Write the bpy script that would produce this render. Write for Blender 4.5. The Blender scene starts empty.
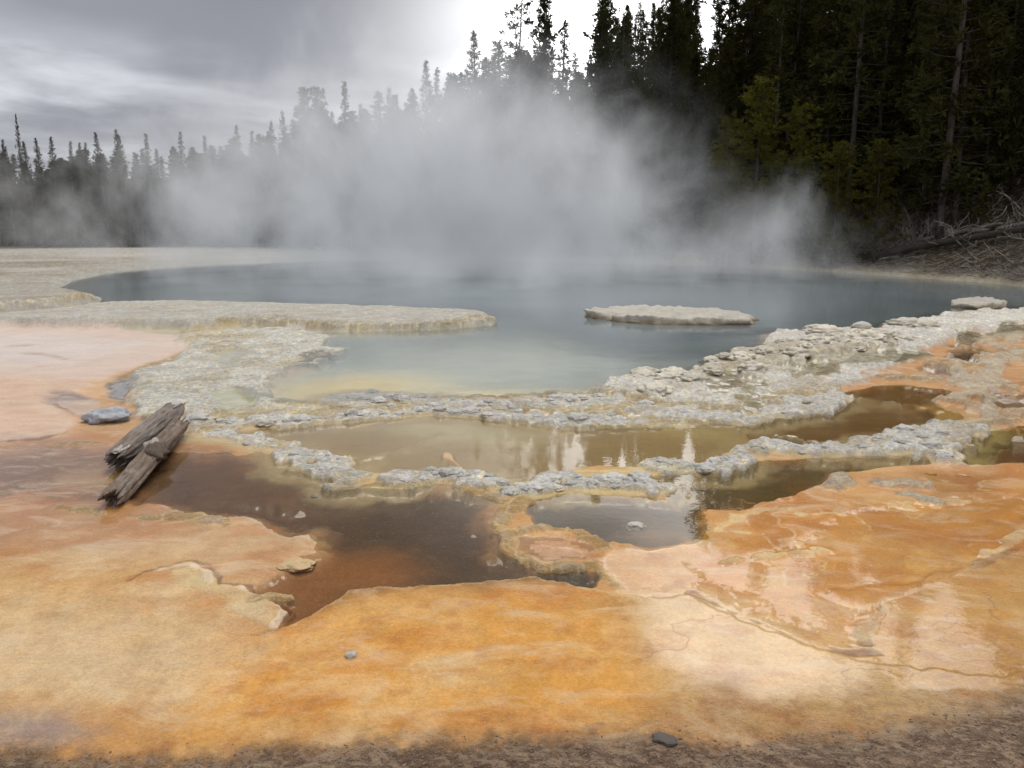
import bpy, bmesh, math, random
import numpy as np
from mathutils import Vector, Matrix, noise as mnoise

SC = bpy.context.scene
COL = SC.collection
R = math.radians
rng = np.random.default_rng(11)
random.seed(5)

# ------------------------------------------------------------------ camera
W, H, F = 1024, 768, 800.0
CAM_H = 2.0
HOR = 232.0
TILT = math.atan((384 - HOR) / F)
cam_d = bpy.data.cameras.new('camera')
cam = bpy.data.objects.new('camera', cam_d)
COL.objects.link(cam)
cam.location = (0, 0, CAM_H)
cam.rotation_euler = (R(90) - TILT, 0, 0)
cam_d.sensor_width = 36
cam_d.lens = 36 * F / W
cam_d.clip_end = 9000
SC.camera = cam
CT, ST = math.cos(TILT), math.sin(TILT)


def ray(u, v):
    x = (u - 512) / F
    y = -(v - 384) / F
    return (x, CT + y * ST, -ST + y * CT)


def px(u, v, z=-0.05):
    """point of the level plane z that stands at this place"""
    d = ray(u, max(v, HOR + 4))
    t = (z - CAM_H) / d[2]
    return (d[0] * t, d[1] * t)


def at(u, v, y):
    """point at depth y (metres ahead)"""
    d = ray(u, v)
    t = y / d[1]
    return Vector((d[0] * t, y, CAM_H + d[2] * t))


# ------------------------------------------------------------------ helpers
def tag(o, label, cat=None, group=None, kind=None):
    o['label'] = label
    if cat:
        o['category'] = cat
    if group:
        o['group'] = group
    if kind:
        o['kind'] = kind
    return o


def mesh_np(name, verts, faces_flat, loop_tot, mat=None, smooth=True):
    me = bpy.data.meshes.new(name)
    nv = len(verts)
    me.vertices.add(nv)
    me.vertices.foreach_set('co', np.asarray(verts, np.float32).ravel())
    nf = len(loop_tot)
    me.loops.add(len(faces_flat))
    me.loops.foreach_set('vertex_index', np.asarray(faces_flat, np.int32))
    me.polygons.add(nf)
    starts = np.concatenate(([0], np.cumsum(loop_tot)[:-1])).astype(np.int32)
    me.polygons.foreach_set('loop_start', starts)
    me.polygons.foreach_set('loop_total', np.asarray(loop_tot, np.int32))
    me.polygons.foreach_set('use_smooth', np.full(nf, smooth))
    me.update(calc_edges=True)
    me.validate()
    if mat:
        me.materials.append(mat)
    return me


def obj(name, me, parent=None, loc=(0, 0, 0), rz=0.0, sc=1.0):
    o = bpy.data.objects.new(name, me)
    COL.objects.link(o)
    o.parent = parent
    o.location = loc
    o.rotation_euler = (0, 0, rz)
    o.scale = (sc, sc, sc) if not hasattr(sc, '__len__') else sc
    return o


def lin(c):
    c = np.asarray(c, float) / 255.0
    return np.where(c <= 0.04045, c / 12.92, ((c + 0.055) / 1.055) ** 2.4)


ALB = 0.66


def C(r, g, b, k=1.0):
    return np.minimum(lin((r, g, b)) * ALB * k, 0.85)


# ---- vectorised noise
def _hash(ix, iy, s):
    h = (ix.astype(np.int64) * 374761393 + iy.astype(np.int64) * 668265263 + s * 1274126177) & 0xFFFFFFFF
    h = ((h ^ (h >> 13)) * 1274126177) & 0xFFFFFFFF
    h = (h ^ (h >> 16)) & 0xFFFFFFFF
    return h.astype(np.float64) / 4294967295.0


def vnoise(x, y, s=0):
    ix, iy = np.floor(x), np.floor(y)
    fx, fy = x - ix, y - iy
    fx = fx * fx * fx * (fx * (fx * 6 - 15) + 10)
    fy = fy * fy * fy * (fy * (fy * 6 - 15) + 10)
    a = _hash(ix, iy, s); b = _hash(ix + 1, iy, s)
    c = _hash(ix, iy + 1, s); d = _hash(ix + 1, iy + 1, s)
    return (a + (b - a) * fx) * (1 - fy) + (c + (d - c) * fx) * fy


def fbm(x, y, s=0, o=4, g=0.5):
    t = np.zeros_like(x); a = 1.0; n = 0.0
    for i in range(o):
        t += a * vnoise(x * 2 ** i + 17.3 * i, y * 2 ** i - 9.1 * i, s + i)
        n += a; a *= g
    return t / n - 0.5


def cells(x, y, s=0):
    """nearest / second distance of jittered cells and a random value of the cell"""
    ix, iy = np.floor(x), np.floor(y)
    f1 = np.full(x.shape, 9.0); f2 = np.full(x.shape, 9.0); rv = np.zeros(x.shape)
    for dx in (-1, 0, 1):
        for dy in (-1, 0, 1):
            cx, cy = ix + dx, iy + dy
            jx = cx + 0.15 + 0.7 * _hash(cx, cy, s)
            jy = cy + 0.15 + 0.7 * _hash(cx, cy, s + 7)
            d = np.hypot(x - jx, y - jy)
            near = d < f1
            f2 = np.where(near, f1, np.minimum(f2, d))
            rv = np.where(near, _hash(cx, cy, s + 13), rv)
            f1 = np.where(near, d, f1)
    return f1, f2, rv


def sstep(a, b, x):
    t = np.clip((x - a) / (b - a), 0, 1)
    return t * t * (3 - 2 * t)


# ------------------------------------------------------------------ ground grid
az_d = np.linspace(-R(39), R(39), 930)
az_l = np.linspace(-R(180), -R(39), 48)[:-1]
az_r = np.linspace(R(39), R(180), 48)[1:]
AZ = np.concatenate((az_l, az_d, az_r))
vv = np.concatenate((np.arange(806, 425, -1.0), np.arange(425, 300, -0.5), np.arange(300, 262, -0.75), np.arange(262, 244, -1.0)))
dep = np.arctan((vv - 384) / F) + TILT
rr = CAM_H / np.tan(dep)
RAD = np.concatenate((np.linspace(0.3, rr[0], 8)[:-1], rr, rr[-1] * np.geomspace(1.12, 40, 26)))
NA, NR = len(AZ), len(RAD)
LA, LR = np.meshgrid(AZ, RAD)          # rows = radius
X = LR * np.sin(LA); Y = LR * np.cos(LA)
QX = LA * 800.0; QY = np.log(LR) * 800.0
xf, yf = X.ravel(), Y.ravel()
qx, qy = QX.ravel(), QY.ravel()
N = xf.size


def chart(p):
    x, y = px(*p) if len(p) == 2 else p[:2]
    r = math.hypot(x, y)
    return (math.atan2(x, y) * 800.0, math.log(r) * 800.0)


W1 = fbm(qx / 38, qy / 60, 3, 4)
W2 = fbm(qx / 12, qy / 18, 41, 3)
W3 = fbm(xf / 0.55, yf / 0.55, 71, 4)


def seg_dist(pts, P0, P1):
    best = np.full(len(pts), 1e9)
    for a, b in zip(P0, P1):
        d = b - a
        L = max(d @ d, 1e-9)
        t = np.clip(((pts - a) @ d) / L, 0, 1)
        q = a + t[:, None] * d
        best = np.minimum(best, np.hypot(pts[:, 0] - q[:, 0], pts[:, 1] - q[:, 1]))
    return best


def sdf(poly, margin=80):
    """signed distance (negative inside), only near the outline's box"""
    P = np.array([chart(p) for p in poly])
    lo, hi = P.min(0) - margin, P.max(0) + margin
    out = np.full(N, 1e3)
    idx = np.nonzero((qx > lo[0]) & (qx < hi[0]) & (qy > lo[1]) & (qy < hi[1]))[0]
    pts = np.stack((qx[idx], qy[idx]), 1)
    Q = np.roll(P, -1, 0)
    d = seg_dist(pts, P, Q)
    ins = np.zeros(len(idx), bool)
    for a, b in zip(P, Q):
        c = (a[1] > pts[:, 1]) != (b[1] > pts[:, 1])
        with np.errstate(divide='ignore', invalid='ignore'):
            xi = (b[0] - a[0]) * (pts[:, 1] - a[1]) / (b[1] - a[1]) + a[0]
        ins ^= c & (pts[:, 0] < xi)
    out[idx] = np.where(ins, -d, d)
    return out


def line_dist(line, margin=60):
    P = np.array([chart(p) for p in line])
    lo, hi = P.min(0) - margin, P.max(0) + margin
    out = np.full(N, 1e3)
    idx = np.nonzero((qx > lo[0]) & (qx < hi[0]) & (qy > lo[1]) & (qy < hi[1]))[0]
    pts = np.stack((qx[idx], qy[idx]), 1)
    out[idx] = seg_dist(pts, P[:-1], P[1:])
    return out


g_h = np.full(N, -0.055)
g_c = np.tile(C(208, 152, 96), (N, 1))
g_wet = np.full(N, 0.38)
g_cr = np.zeros(N)


def paint(m, c=None, h=None, wet=None, crust=None):
    if c is not None:
        g_c[:] = g_c + (np.asarray(c) - g_c) * m[:, None]
    if h is not None:
        g_h[:] = g_h + (h - g_h) * m
    if wet is not None:
        g_wet[:] = g_wet + (wet - g_wet) * m
    if crust is not None:
        g_cr[:] = g_cr + (crust - g_cr) * m


def layer(poly, c=None, h=None, wet=None, crust=None, soft=5, warp=14, fine=6, a=1.0):
    s = sdf(poly, 80 + soft)
    m = sstep(soft, -soft, s + warp * 2 * W1 + fine * 2 * W2) * a
    paint(m, c, h, wet, crust)
    return s, m


def ridge(line, w, c=None, h=None, wet=None, crust=None, warp=5, fine=5, soft=4, a=1.0):
    d = line_dist(line)
    m = sstep(w + soft, w - soft, d + warp * 2 * W1 + fine * 2 * W2) * a
    paint(m, c, h, wet, crust)
    return m


# ---- broad tints of the microbial mats
layer([(-400, 430), (360, 470), (420, 560), (300, 590), (100, 575), (-400, 590)], C(196, 138, 86), soft=40)
layer([(-400, 600), (60, 585), (200, 600), (260, 640), (240, 720), (-400, 720)], C(222, 176, 124), soft=60, warp=40)
layer([(200, 640), (350, 592), (600, 600), (680, 640), (640, 730), (200, 745)], C(232, 166, 82), soft=50, warp=30)
layer([(640, 600), (740, 612), (880, 660), (1000, 680), (900, 720), (700, 720), (640, 670)], C(226, 182, 126), soft=50, warp=30)
layer([(690, 500), (860, 480), (1024, 440), (1300, 420), (1300, 560), (1000, 552), (880, 600), (830, 640), (690, 600)], C(206, 140, 64), soft=25, warp=20)
layer([(880, 372), (1024, 330), (1300, 330), (1300, 440), (960, 455)], C(206, 152, 96), soft=20, warp=20)
layer([(860, 610), (900, 586), (1024, 548), (1300, 520), (1300, 680), (1000, 690), (880, 650)], C(204, 152, 78), soft=12, warp=14)
# pale wisps on the left mats
wsp = sstep(0.04, 0.30, fbm(qx / 150 + qy / 300, qy / 90, 91, 5))
paint(wsp * 0.55 * sstep(700, 300, qx + 500) * (rr.max() > 0), C(236, 205, 165))

layer([(-900, 290), (60, 292), (130, 303), (320, 306), (480, 313), (505, 330), (470, 340), (330, 345), (190, 342), (100, 336), (-900, 340)], C(196, 184, 158), soft=20)
# ---- far left sinter flats and their lip
flat_poly = [(-500, 246.5), (345, 246.5), (345, 260), (215, 265), (130, 271), (78, 282), (70, 289), (99, 300), (103, 305), (60, 312), (0, 319), (-500, 335)]
layer([(-900, 245), (345, 245), (500, 247), (700, 258), (640, 263), (345, 264), (215, 267), (110, 276), (50, 300), (-500, 330), (-900, 330)], C(176, 170, 160), 0.05, 0.1, 0.25, soft=14)
s_fl, _ = layer(flat_poly, C(176, 170, 158), 0.16, 0.1, 0.35, soft=9, warp=8)
ridge([(-120, 322), (0, 316), (60, 309), (101, 301)], 9, C(196, 178, 142), 0.27, 0.05, 0.9)
layer([(-300, 258), (90, 258), (160, 264), (40, 272), (-300, 276)], C(150, 138, 118), crust=0.3, soft=20, a=0.7)
layer([(-300, 268), (18, 272), (10, 280), (-300, 290)], C(140, 110, 84), soft=14, a=0.7)

strk = sstep(-0.02, 0.2, fbm(qx / 160, qy / 34, 701, 5)) * sstep(0.0, 0.04, g_h) * (qx < 0)
paint(strk * 0.55, C(140, 130, 118))
strk = sstep(0.08, 0.2, fbm(qx / 90, qy / 50, 703, 5)) * sstep(0.0, 0.04, g_h) * (qx < 0)
paint(strk * 0.5, C(208, 202, 192))
# ---- far shore on the right of the pool
far_edge = [(60, 290), (78, 281), (130, 271.5), (215, 265.5), (330, 262), (450, 262), (600, 263), (700, 266), (800, 271.5), (900, 278), (1000, 285.5), (1030, 289), (1200, 305), (1500, 330)]
shore = np.array([chart(p) for p in far_edge])
layer([(560, 262), (620, 255), (700, 255), (850, 260), (1024, 273), (1500, 300), (1500, 332), (1200, 306), (1030, 290), (1000, 286), (900, 278.5), (800, 272), (700, 266.5), (600, 263.5)],
      C(176, 164, 138), 0.12, 0.05, 0.35, soft=8, warp=8)
layer([(610, 262), (612, 256), (650, 255), (660, 260)], C(178, 146, 120), soft=20)

# ---- pink flats on the left
layer([(-500, 326), (130, 330), (184, 337), (190, 350), (152, 362), (120, 374), (96, 384), (84, 396), (58, 402), (82, 424), (60, 436), (0, 442), (-500, 450)],
      C(230, 204, 186), -0.035, 0.45, 0.0, soft=8, warp=14)
layer([(-500, 385), (60, 380), (110, 378), (86, 396), (60, 402), (80, 424), (60, 436), (0, 441), (-500, 448)], C(226, 186, 152), soft=30, a=0.8)
layer([(-500, 336), (90, 336), (150, 344), (60, 366), (-500, 372)], C(228, 214, 206), soft=40, a=0.8)
ridge([(-200, 446), (0, 442), (40, 439), (62, 434), (80, 426)], 1.6, C(120, 70, 40), -0.05, a=0.7, soft=1.5)
for ln in ([(10, 347), (30, 346)], [(20, 354), (50, 356), (66, 360)], [(38, 368), (60, 366)]):
    ridge(ln, 2.5, C(190, 160, 138), warp=8, a=0.7)
# tan puddles between pink flat and crust
layer([(45, 391), (70, 390), (92, 400), (96, 410), (84, 416), (60, 408), (52, 398)], C(150, 112, 80), -0.06, 0.9, 0, soft=9)
layer([(96, 384), (128, 373), (175, 360), (190, 351), (200, 357), (170, 368), (135, 380), (108, 392)], C(186, 150, 104), -0.03, 0.2, 0.3, soft=8)
layer([(60, 402), (110, 400), (190, 424), (120, 436), (84, 430)], C(206, 162, 116), soft=10)

# ---- main pool floor
pool_poly = far_edge[:12] + [(1200, 306), (1400, 330), (1400, 340), (1100, 312), (1020, 308), (960, 312), (900, 321), (862, 329), (820, 330), (790, 333), (770, 330), (757, 335), (765, 342), (755, 351), (735, 352), (720, 361), (690, 371), (640, 375), (610, 378), (600, 386), (585, 391), (500, 393), (430, 395), (330, 401), (275, 399), (262, 389), (290, 377), (320, 367), (335, 350), (325, 338), (400, 337), (470, 333), (492, 325), (480, 316), (400, 313), (300, 309), (200, 306), (110, 307), (104, 304), (98, 298)]
s_pool, _ = layer(pool_poly, C(170, 182, 178), -0.22, 0.5, 0, soft=16, warp=8, fine=4)
deep = sstep(-4, -170, s_pool)
paint(deep, C(130, 150, 154), -0.50)
s_teal, _ = layer([(335, 338), (470, 334), (530, 328), (620, 340), (680, 356), (660, 372), (600, 386), (500, 393), (420, 396), (320, 402), (262, 389), (300, 370), (330, 352)],
                  C(214, 218, 206, 1.3), -0.105, soft=130, warp=24)
layer([(258, 390), (300, 375), (350, 370), (400, 371), (440, 376), (475, 384), (560, 388), (600, 386), (585, 393), (500, 395), (430, 397), (330, 404), (272, 402)],
      C(228, 216, 178, 1.4), -0.06, soft=64, warp=10)
layer([(270, 388), (310, 378), (360, 376), (420, 382), (400, 392), (330, 398), (275, 397)], C(216, 196, 138, 1.4), soft=25, a=0.7)

# ---- left peninsula ledge
layer([(-500, 322), (0, 321), (60, 315), (110, 308.5), (150, 307), (200, 307), (300, 310), (400, 314), (470, 317), (491, 321), (489, 327), (450, 330), (390, 332), (330, 332), (300, 328), (240, 326), (190, 331), (150, 329), (0, 328), (-500, 330)],
      C(200, 196, 186, 1.05), 0.15, 0.05, 0.6, soft=9, warp=6, fine=5)
ridge([(225, 327), (262, 326), (300, 329), (340, 332), (400, 332.5), (450, 330), (486, 325)], 9, C(186, 174, 148), 0.12, 0.05, 0.9, warp=7)
ridge([(190, 333), (225, 328), (255, 325), (285, 325)], 7, C(206, 184, 140), 0.0, 0.05, 0.4, warp=9)

# ---- sinter crust, centre left
layer([(186, 336), (232, 331), (300, 331), (334, 338), (332, 352), (312, 367), (282, 377), (260, 387), (268, 400), (330, 405), (420, 403), (440, 412), (340, 420), (250, 427), (214, 434), (188, 422), (150, 414), (126, 404), (128, 390), (112, 388), (140, 376), (176, 364), (194, 350)],
      C(214, 211, 199, 1.12), -0.005, 0.1, 1.0, soft=8, warp=22, fine=10)
for p, c in (([(205, 362), (240, 352), (252, 354), (225, 368)], C(176, 172, 140)),
             ([(200, 396), (235, 392), (262, 400), (230, 410)], C(188, 186, 150)),
             ([(280, 404), (330, 400), (375, 408), (400, 413), (340, 416), (300, 412)], C(178, 166, 118))):
    layer(p, c, -0.035, 0.7, 0.1, soft=9, warp=16)
layer([(92, 386), (120, 377), (140, 386), (130, 392), (126, 400), (104, 396)], C(118, 108, 96), -0.075, 1.0, 0, soft=6, warp=16)
layer([(200, 352), (215, 345), (240, 345), (230, 350)], C(160, 150, 140), soft=8, a=0.6)
layer([(296, 358), (318, 354), (330, 358), (310, 367), (290, 372)], C(140, 136, 128), soft=8, a=0.8)
# yellowish staining
yel = sstep(0.08, 0.2, fbm(qx / 60, qy / 120, 55, 4)) * (g_cr > 0.6)
paint(yel * 0.5, C(206, 186, 134))

# ---- big sinter crust on the right
layer([(590, 388), (610, 380), (640, 376), (690, 371.5), (722, 362), (737, 353), (757, 352), (766, 342), (757, 336), (772, 331), (792, 333), (860, 330), (902, 321), (962, 312.5), (1024, 309), (1400, 332), (1400, 350), (1100, 328), (1030, 326), (990, 330), (960, 340), (935, 350), (905, 360), (880, 374), (852, 386), (832, 398), (800, 406), (762, 414), (742, 422), (700, 418), (650, 411), (610, 404), (585, 396)],
      C(232, 227, 216, 1.15), -0.015, 0.02, 1.0, soft=8, warp=22, fine=16)
layer([(690, 374), (735, 356), (800, 345), (870, 340), (900, 345), (840, 365), (760, 380), (700, 385)], C(214, 200, 172, 1.0), 0.05, soft=24, warp=24)
layer([(820, 360), (860, 354), (905, 352), (930, 356), (900, 364), (850, 366)], C(146, 136, 98), -0.02, 1.0, 0, soft=6, warp=12)
layer([(724, 401), (755, 396), (780, 399), (770, 405), (736, 405)], C(150, 136, 72), -0.02, 1.0, 0, soft=6, warp=8)
# orange / brown right side with broken crust
for p, c in (([(950, 354), (982, 345), (994, 352), (990, 362), (964, 367)], C(92, 68, 38)),
             ([(924, 366), (960, 366), (975, 374), (950, 379), (932, 374)], C(104, 74, 40)),
             ([(945, 344), (975, 341), (970, 345), (950, 347)], C(110, 88, 60)),
             ([(905, 386), (940, 388), (968, 398), (930, 396)], C(134, 92, 48))):
    layer(p, c, -0.12, 1.0, 0, soft=6, warp=12)
for ln in ([(932, 352), (960, 349), (985, 343), (1010, 338)], [(930, 364), (962, 366), (985, 366), (1000, 358)], [(890, 378), (925, 380), (965, 378), (985, 372)],
           [(900, 396), (930, 399), (962, 404), (990, 412)], [(960, 385), (1000, 388), (1024, 384)], [(985, 398), (1024, 400)], [(1000, 350), (1040, 352)], [(960, 418), (985, 424), (1010, 415), (1030, 410)]):
    ridge(ln, 9, C(206, 178, 140), -0.02, 0.1, 0.7, warp=22, fine=14)

# ---- tan pool in the middle (floor), its cream delta and the brown pool on the right
PW = -0.064     # water level of all terrace pools
pools = []


def pool(poly, c, depth, soft=8, warp=8, fine=5, pale=None):
    s, m = layer(poly, c, PW - depth, 0.6, 0.0, soft=soft, warp=warp, fine=fine)
    pools.append(s)
    return s


pool([(222, 433), (262, 428), (300, 426), (360, 421), (430, 416), (480, 417), (560, 430), (640, 424), (700, 419), (746, 425), (752, 440), (722, 455), (690, 464), (640, 466), (600, 464), (555, 470), (500, 482), (470, 470), (400, 474), (355, 468), (330, 455), (282, 441)], C(186, 160, 112), 0.04)
layer([(400, 416), (480, 416), (560, 430), (520, 440), (440, 436), (380, 428)], C(220, 206, 166), PW - 0.015, soft=45, warp=30)
layer([(600, 400), (640, 415), (700, 419), (744, 426), (740, 438), (680, 432), (630, 428), (605, 420)], C(212, 192, 138), PW - 0.02, soft=35, warp=15)
ridge([(445, 452), (452, 458), (460, 466), (450, 470)], 4, C(216, 186, 146), PW + 0.01, warp=10)
ridge([(440, 432), (400, 446), (360, 456), (345, 456)], 2.5, C(196, 174, 130), PW - 0.004, warp=10, a=0.6)

pool([(745, 426), (772, 414), (800, 408), (832, 400), (852, 390), (880, 386), (905, 385), (932, 398), (944, 412), (940, 420), (934, 431), (905, 430), (880, 438), (850, 445), (800, 445), (755, 440)], C(140, 102, 50), 0.06)
layer([(892, 402), (925, 401), (972, 412), (980, 420), (965, 424), (935, 420), (915, 414)], C(222, 178, 122), -0.065, 0.7, 0, soft=16, warp=8)
ridge([(776, 432), (800, 436), (830, 441)], 3, C(226, 210, 176), -0.06, warp=4)

pool([(640, 478), (700, 471), (742, 462), (800, 459), (860, 456), (925, 456), (932, 462), (880, 466), (846, 474), (812, 486), (780, 496), (740, 506), (704, 506), (690, 520), (676, 505), (668, 486)], C(104, 82, 38), 0.07)
pool([(950, 456), (958, 446), (975, 438), (1024, 428), (1200, 415), (1200, 456), (1020, 459), (955, 464)], C(96, 66, 34), 0.07, soft=14)

# dark pools
pool([(225, 455), (330, 462), (352, 482), (400, 488), (478, 486), (498, 502), (492, 520), (506, 538), (500, 548), (522, 562), (545, 576), (480, 585), (420, 587), (350, 590), (338, 602), (310, 615), (285, 626), (262, 606), (282, 590), (330, 560), (320, 530), (230, 510), (150, 500), (130, 470), (160, 455)], C(92, 66, 40), 0.06, soft=26, warp=22)
layer([(250, 590), (300, 560), (345, 545), (400, 545), (430, 562), (410, 586), (345, 590), (330, 604), (300, 618), (282, 622), (262, 606)], C(160, 104, 48), PW - 0.035, soft=40, warp=20)
layer([(130, 470), (220, 450), (330, 470), (300, 500), (200, 505), (140, 495)], C(112, 84, 56), PW - 0.01, soft=30, warp=50, a=0.8)
layer([(-200, 478), (40, 470), (110, 480), (90, 498), (-200, 500)], C(140, 92, 58), soft=30, warp=50, a=0.8)
pool([(526, 502), (560, 494), (640, 496), (690, 506), (702, 525), (690, 540), (650, 545), (610, 540), (580, 530), (540, 527)], C(94, 80, 60), 0.05)
layer([(610, 530), (640, 515), (690, 520), (700, 535), (650, 550)], C(150, 128, 112), PW - 0.02, soft=30)
pool([(540, 572), (575, 566), (600, 574), (590, 584), (560, 584)], C(70, 52, 34), 0.05)

layer([(-300, 470), (130, 438), (340, 500), (335, 570), (280, 602), (200, 556), (-300, 560)], None, None, 0.8, None, soft=50, warp=30)
layer([(-200, 462), (60, 446), (100, 450), (190, 436), (240, 450), (330, 480), (340, 520), (240, 512), (150, 500), (90, 500), (-200, 500)], C(122, 84, 50), soft=45, warp=50, a=0.75)
# ---- rims of nodular sinter
RIM = C(214, 210, 200, 1.15)
rims = [
    ([(196, 422), (225, 424), (262, 421), (300, 419), (340, 417), (370, 416), (408, 411), (440, 406)], 10),
    ([(350, 400), (400, 398), (440, 401), (480, 405), (520, 404), (560, 402), (600, 400)], 22),
    ([(425, 409), (470, 414), (520, 417), (570, 424), (598, 421), (624, 421)], 13),
    ([(214, 434), (250, 438), (282, 446), (296, 457), (330, 458), (342, 460)], 11),
    ([(300, 467), (330, 470), (355, 475), (345, 484)], 14),
    ([(400, 478), (440, 474), (480, 480), (502, 481)], 15),
    ([(508, 491), (540, 488), (560, 480), (600, 484), (640, 484), (662, 487)], 14),
    ([(655, 467), (690, 467), (712, 468), (730, 462), (745, 452), (762, 447), (790, 449), (830, 450), (872, 446), (905, 434), (935, 434), (958, 428)], 13),
    ([(880, 442), (920, 442), (945, 452), (952, 464)], 13),
    ([(650, 410), (690, 415), (720, 418), (745, 420), (770, 412), (805, 407), (835, 398)], 16),
]
layer([(300, 402), (350, 398), (440, 396), (600, 393), (642, 402), (752, 417), (700, 425), (640, 426), (578, 430), (530, 422), (470, 418), (430, 413), (350, 421), (230, 430), (205, 434), (196, 420)],
      C(218, 208, 180, 1.1), -0.046, 0.1, 0.9, soft=10, warp=26, fine=14)
bas = sstep(0.07, 0.13, fbm(qx / 24, qy / 70, 441, 4)) * sstep(14, -14, sdf([(310, 404), (440, 398), (640, 404), (740, 417), (640, 422), (560, 424), (430, 410), (340, 416)], 60))
paint(bas, C(200, 178, 122), -0.055, 0.8, 0.1)
for ln, w in rims:
    ridge(ln, w + 26, C(204, 182, 138), None, None, None, warp=14, fine=10, soft=14, a=0.9)
for ln, w in rims:
    ridge(ln, w + 5, C(216, 196, 158), -0.058, 0.2, 0.5, warp=8, fine=8)
    ridge(ln, w * 1.2, RIM, -0.048, 0.1, 1.0, warp=22, fine=16)
ridge([(345, 484), (400, 487), (440, 480)], 3, C(224, 204, 158), -0.06, warp=4)
ridge([(560, 470), (600, 470), (660, 470), (690, 470)], 5, C(222, 206, 160), -0.06, warp=12, a=0.8)
# ochre bridge
OCH = C(206, 168, 112)
for ln, w in (([(470, 490), (505, 498), (520, 500), (505, 512), (496, 524), (510, 534)], 12), ([(496, 524), (510, 540), (506, 548), (525, 556), (540, 566), (575, 566), (600, 564), (612, 580), (622, 584)], 10),
              ([(510, 530), (545, 528), (580, 532), (600, 545)], 9)):
    ridge(ln, w, OCH, -0.055, 0.15, 0.6, warp=8, fine=10)
layer([(512, 534), (560, 532), (596, 546), (590, 558), (545, 562), (520, 552)], C(194, 138, 86), -0.07, 0.6, 0.1, soft=10)
layer([(600, 560), (640, 545), (700, 540), (720, 552), (720, 595), (640, 597), (622, 588)], C(222, 170, 120), -0.06, 0.8, 0, soft=12, warp=14)

# ---- orange terraces on the right
layer([(840, 470), (880, 464), (950, 462), (1000, 470), (960, 490), (900, 500), (850, 505), (800, 495)], C(222, 164, 100), -0.055, 0.5, 0, soft=14, warp=14)
layer([(920, 470), (1000, 474), (1000, 490), (940, 492)], C(182, 112, 50), -0.07, 0.8, 0, soft=18)
layer([(846, 508), (900, 502), (1000, 494), (1040, 500), (1020, 540), (960, 572), (900, 586), (860, 592), (800, 590), (760, 560)], C(212, 140, 48), -0.068, 0.95, 0, soft=10, warp=16)
layer([(690, 560), (760, 552), (830, 590), (866, 604), (872, 620), (850, 645), (780, 632), (720, 606)], C(210, 144, 62), -0.068, 1.0, 0, soft=14, warp=10)
layer([(640, 595), (720, 590), (800, 630), (870, 655), (860, 690), (760, 700), (660, 660)], C(230, 186, 136), -0.055, 0.82, 0, soft=30, warp=14)
layer([(858, 625), (880, 596), (905, 588), (985, 562), (1024, 548), (1200, 540), (1200, 690), (1000, 690), (900, 690), (870, 650)], C(208, 152, 78), -0.057, 1.0, 0, soft=8, warp=10)
for ln, w in (([(720, 528), (745, 514), (770, 508), (800, 508), (790, 500)], 4), ([(735, 514), (720, 530), (770, 534), (800, 536)], 4), ([(790, 538), (812, 545), (828, 549), (790, 552), (725, 560)], 4),
              ([(800, 514), (830, 512), (850, 506), (845, 500)], 6), ([(870, 500), (900, 505), (930, 508)], 4), ([(780, 540), (800, 536), (812, 530)], 4),
              ([(905, 502), (960, 500), (1000, 498)], 2), ([(1010, 520), (1024, 530), (1000, 548), (985, 552)], 5)):
    ridge(ln, w * 0.6, C(244, 208, 158, 1.1), -0.058, 0.15, 0.22, warp=14, fine=8, soft=3)
for ln in ([(866, 640), (858, 628), (876, 618), (882, 604), (868, 597), (885, 590), (905, 588), (950, 575), (985, 560), (1000, 553), (1024, 545)],
           [(690, 592), (740, 614), (800, 638), (850, 652), (878, 652)], [(800, 645), (850, 652)]):
    ridge(ln, 1.6, C(126, 84, 50), -0.060, 0.5, 0, warp=9, fine=5, soft=1.6, a=0.75)
ridge([(862, 634), (872, 622), (888, 606), (884, 598), (905, 594), (930, 598)], 4, C(232, 210, 186), None, 0.2, 0.05, warp=9, a=0.7)
for ln in ([(845, 478), (830, 488), (810, 484)], [(885, 484), (900, 482), (925, 486)], [(905, 494), (920, 497), (932, 502)]):
    ridge(ln, 5, C(214, 200, 178, 1.1), -0.05, 0.1, 0.8, warp=14, fine=10)

# ---- foreground shelf (raised orange mat) with its scalloped edge
edge = [(-400, 600), (0, 592), (110, 578), (165, 570), (188, 564), (206, 574), (214, 586), (238, 588), (262, 600), (284, 610), (272, 628), (292, 622), (312, 612), (334, 601), (345, 589), (420, 584), (480, 581), (530, 577), (565, 583), (600, 592), (640, 598), (690, 596)]
shelf = edge + [(740, 620), (860, 664), (1000, 676), (2200, 700), (2200, 3000), (-2200, 3000), (-2200, 600)]
s_sh, m_sh = layer(shelf, None, -0.045, None, None, soft=3, warp=7, fine=5)
paint(m_sh * sstep(200, -60, qx), wet=0.30)
m_rim = sstep(9, 0, np.abs(s_sh + 14 * W1 + 10 * W2)) * sstep(-380, -300, qx) * (qx < 150)
paint(m_rim * 0.55, C(236, 206, 156))
layer([(170, 572), (190, 566), (214, 588), (245, 592), (282, 612), (270, 626), (240, 615), (205, 592)], C(236, 208, 164), -0.036, 0.1, 0.0, soft=10, warp=10)
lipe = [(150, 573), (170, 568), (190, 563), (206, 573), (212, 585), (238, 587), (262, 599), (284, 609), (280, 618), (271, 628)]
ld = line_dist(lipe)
sc1, _, _ = cells(qx / 15, qy / 26, 801)
ldw = ld + 7 * (sc1 - 0.45) + 4 * W2
s_in = sdf([(150, 573), (190, 563), (206, 573), (212, 585), (238, 587), (262, 599), (284, 609), (271, 628), (200, 640), (120, 600)], 60)
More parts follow.
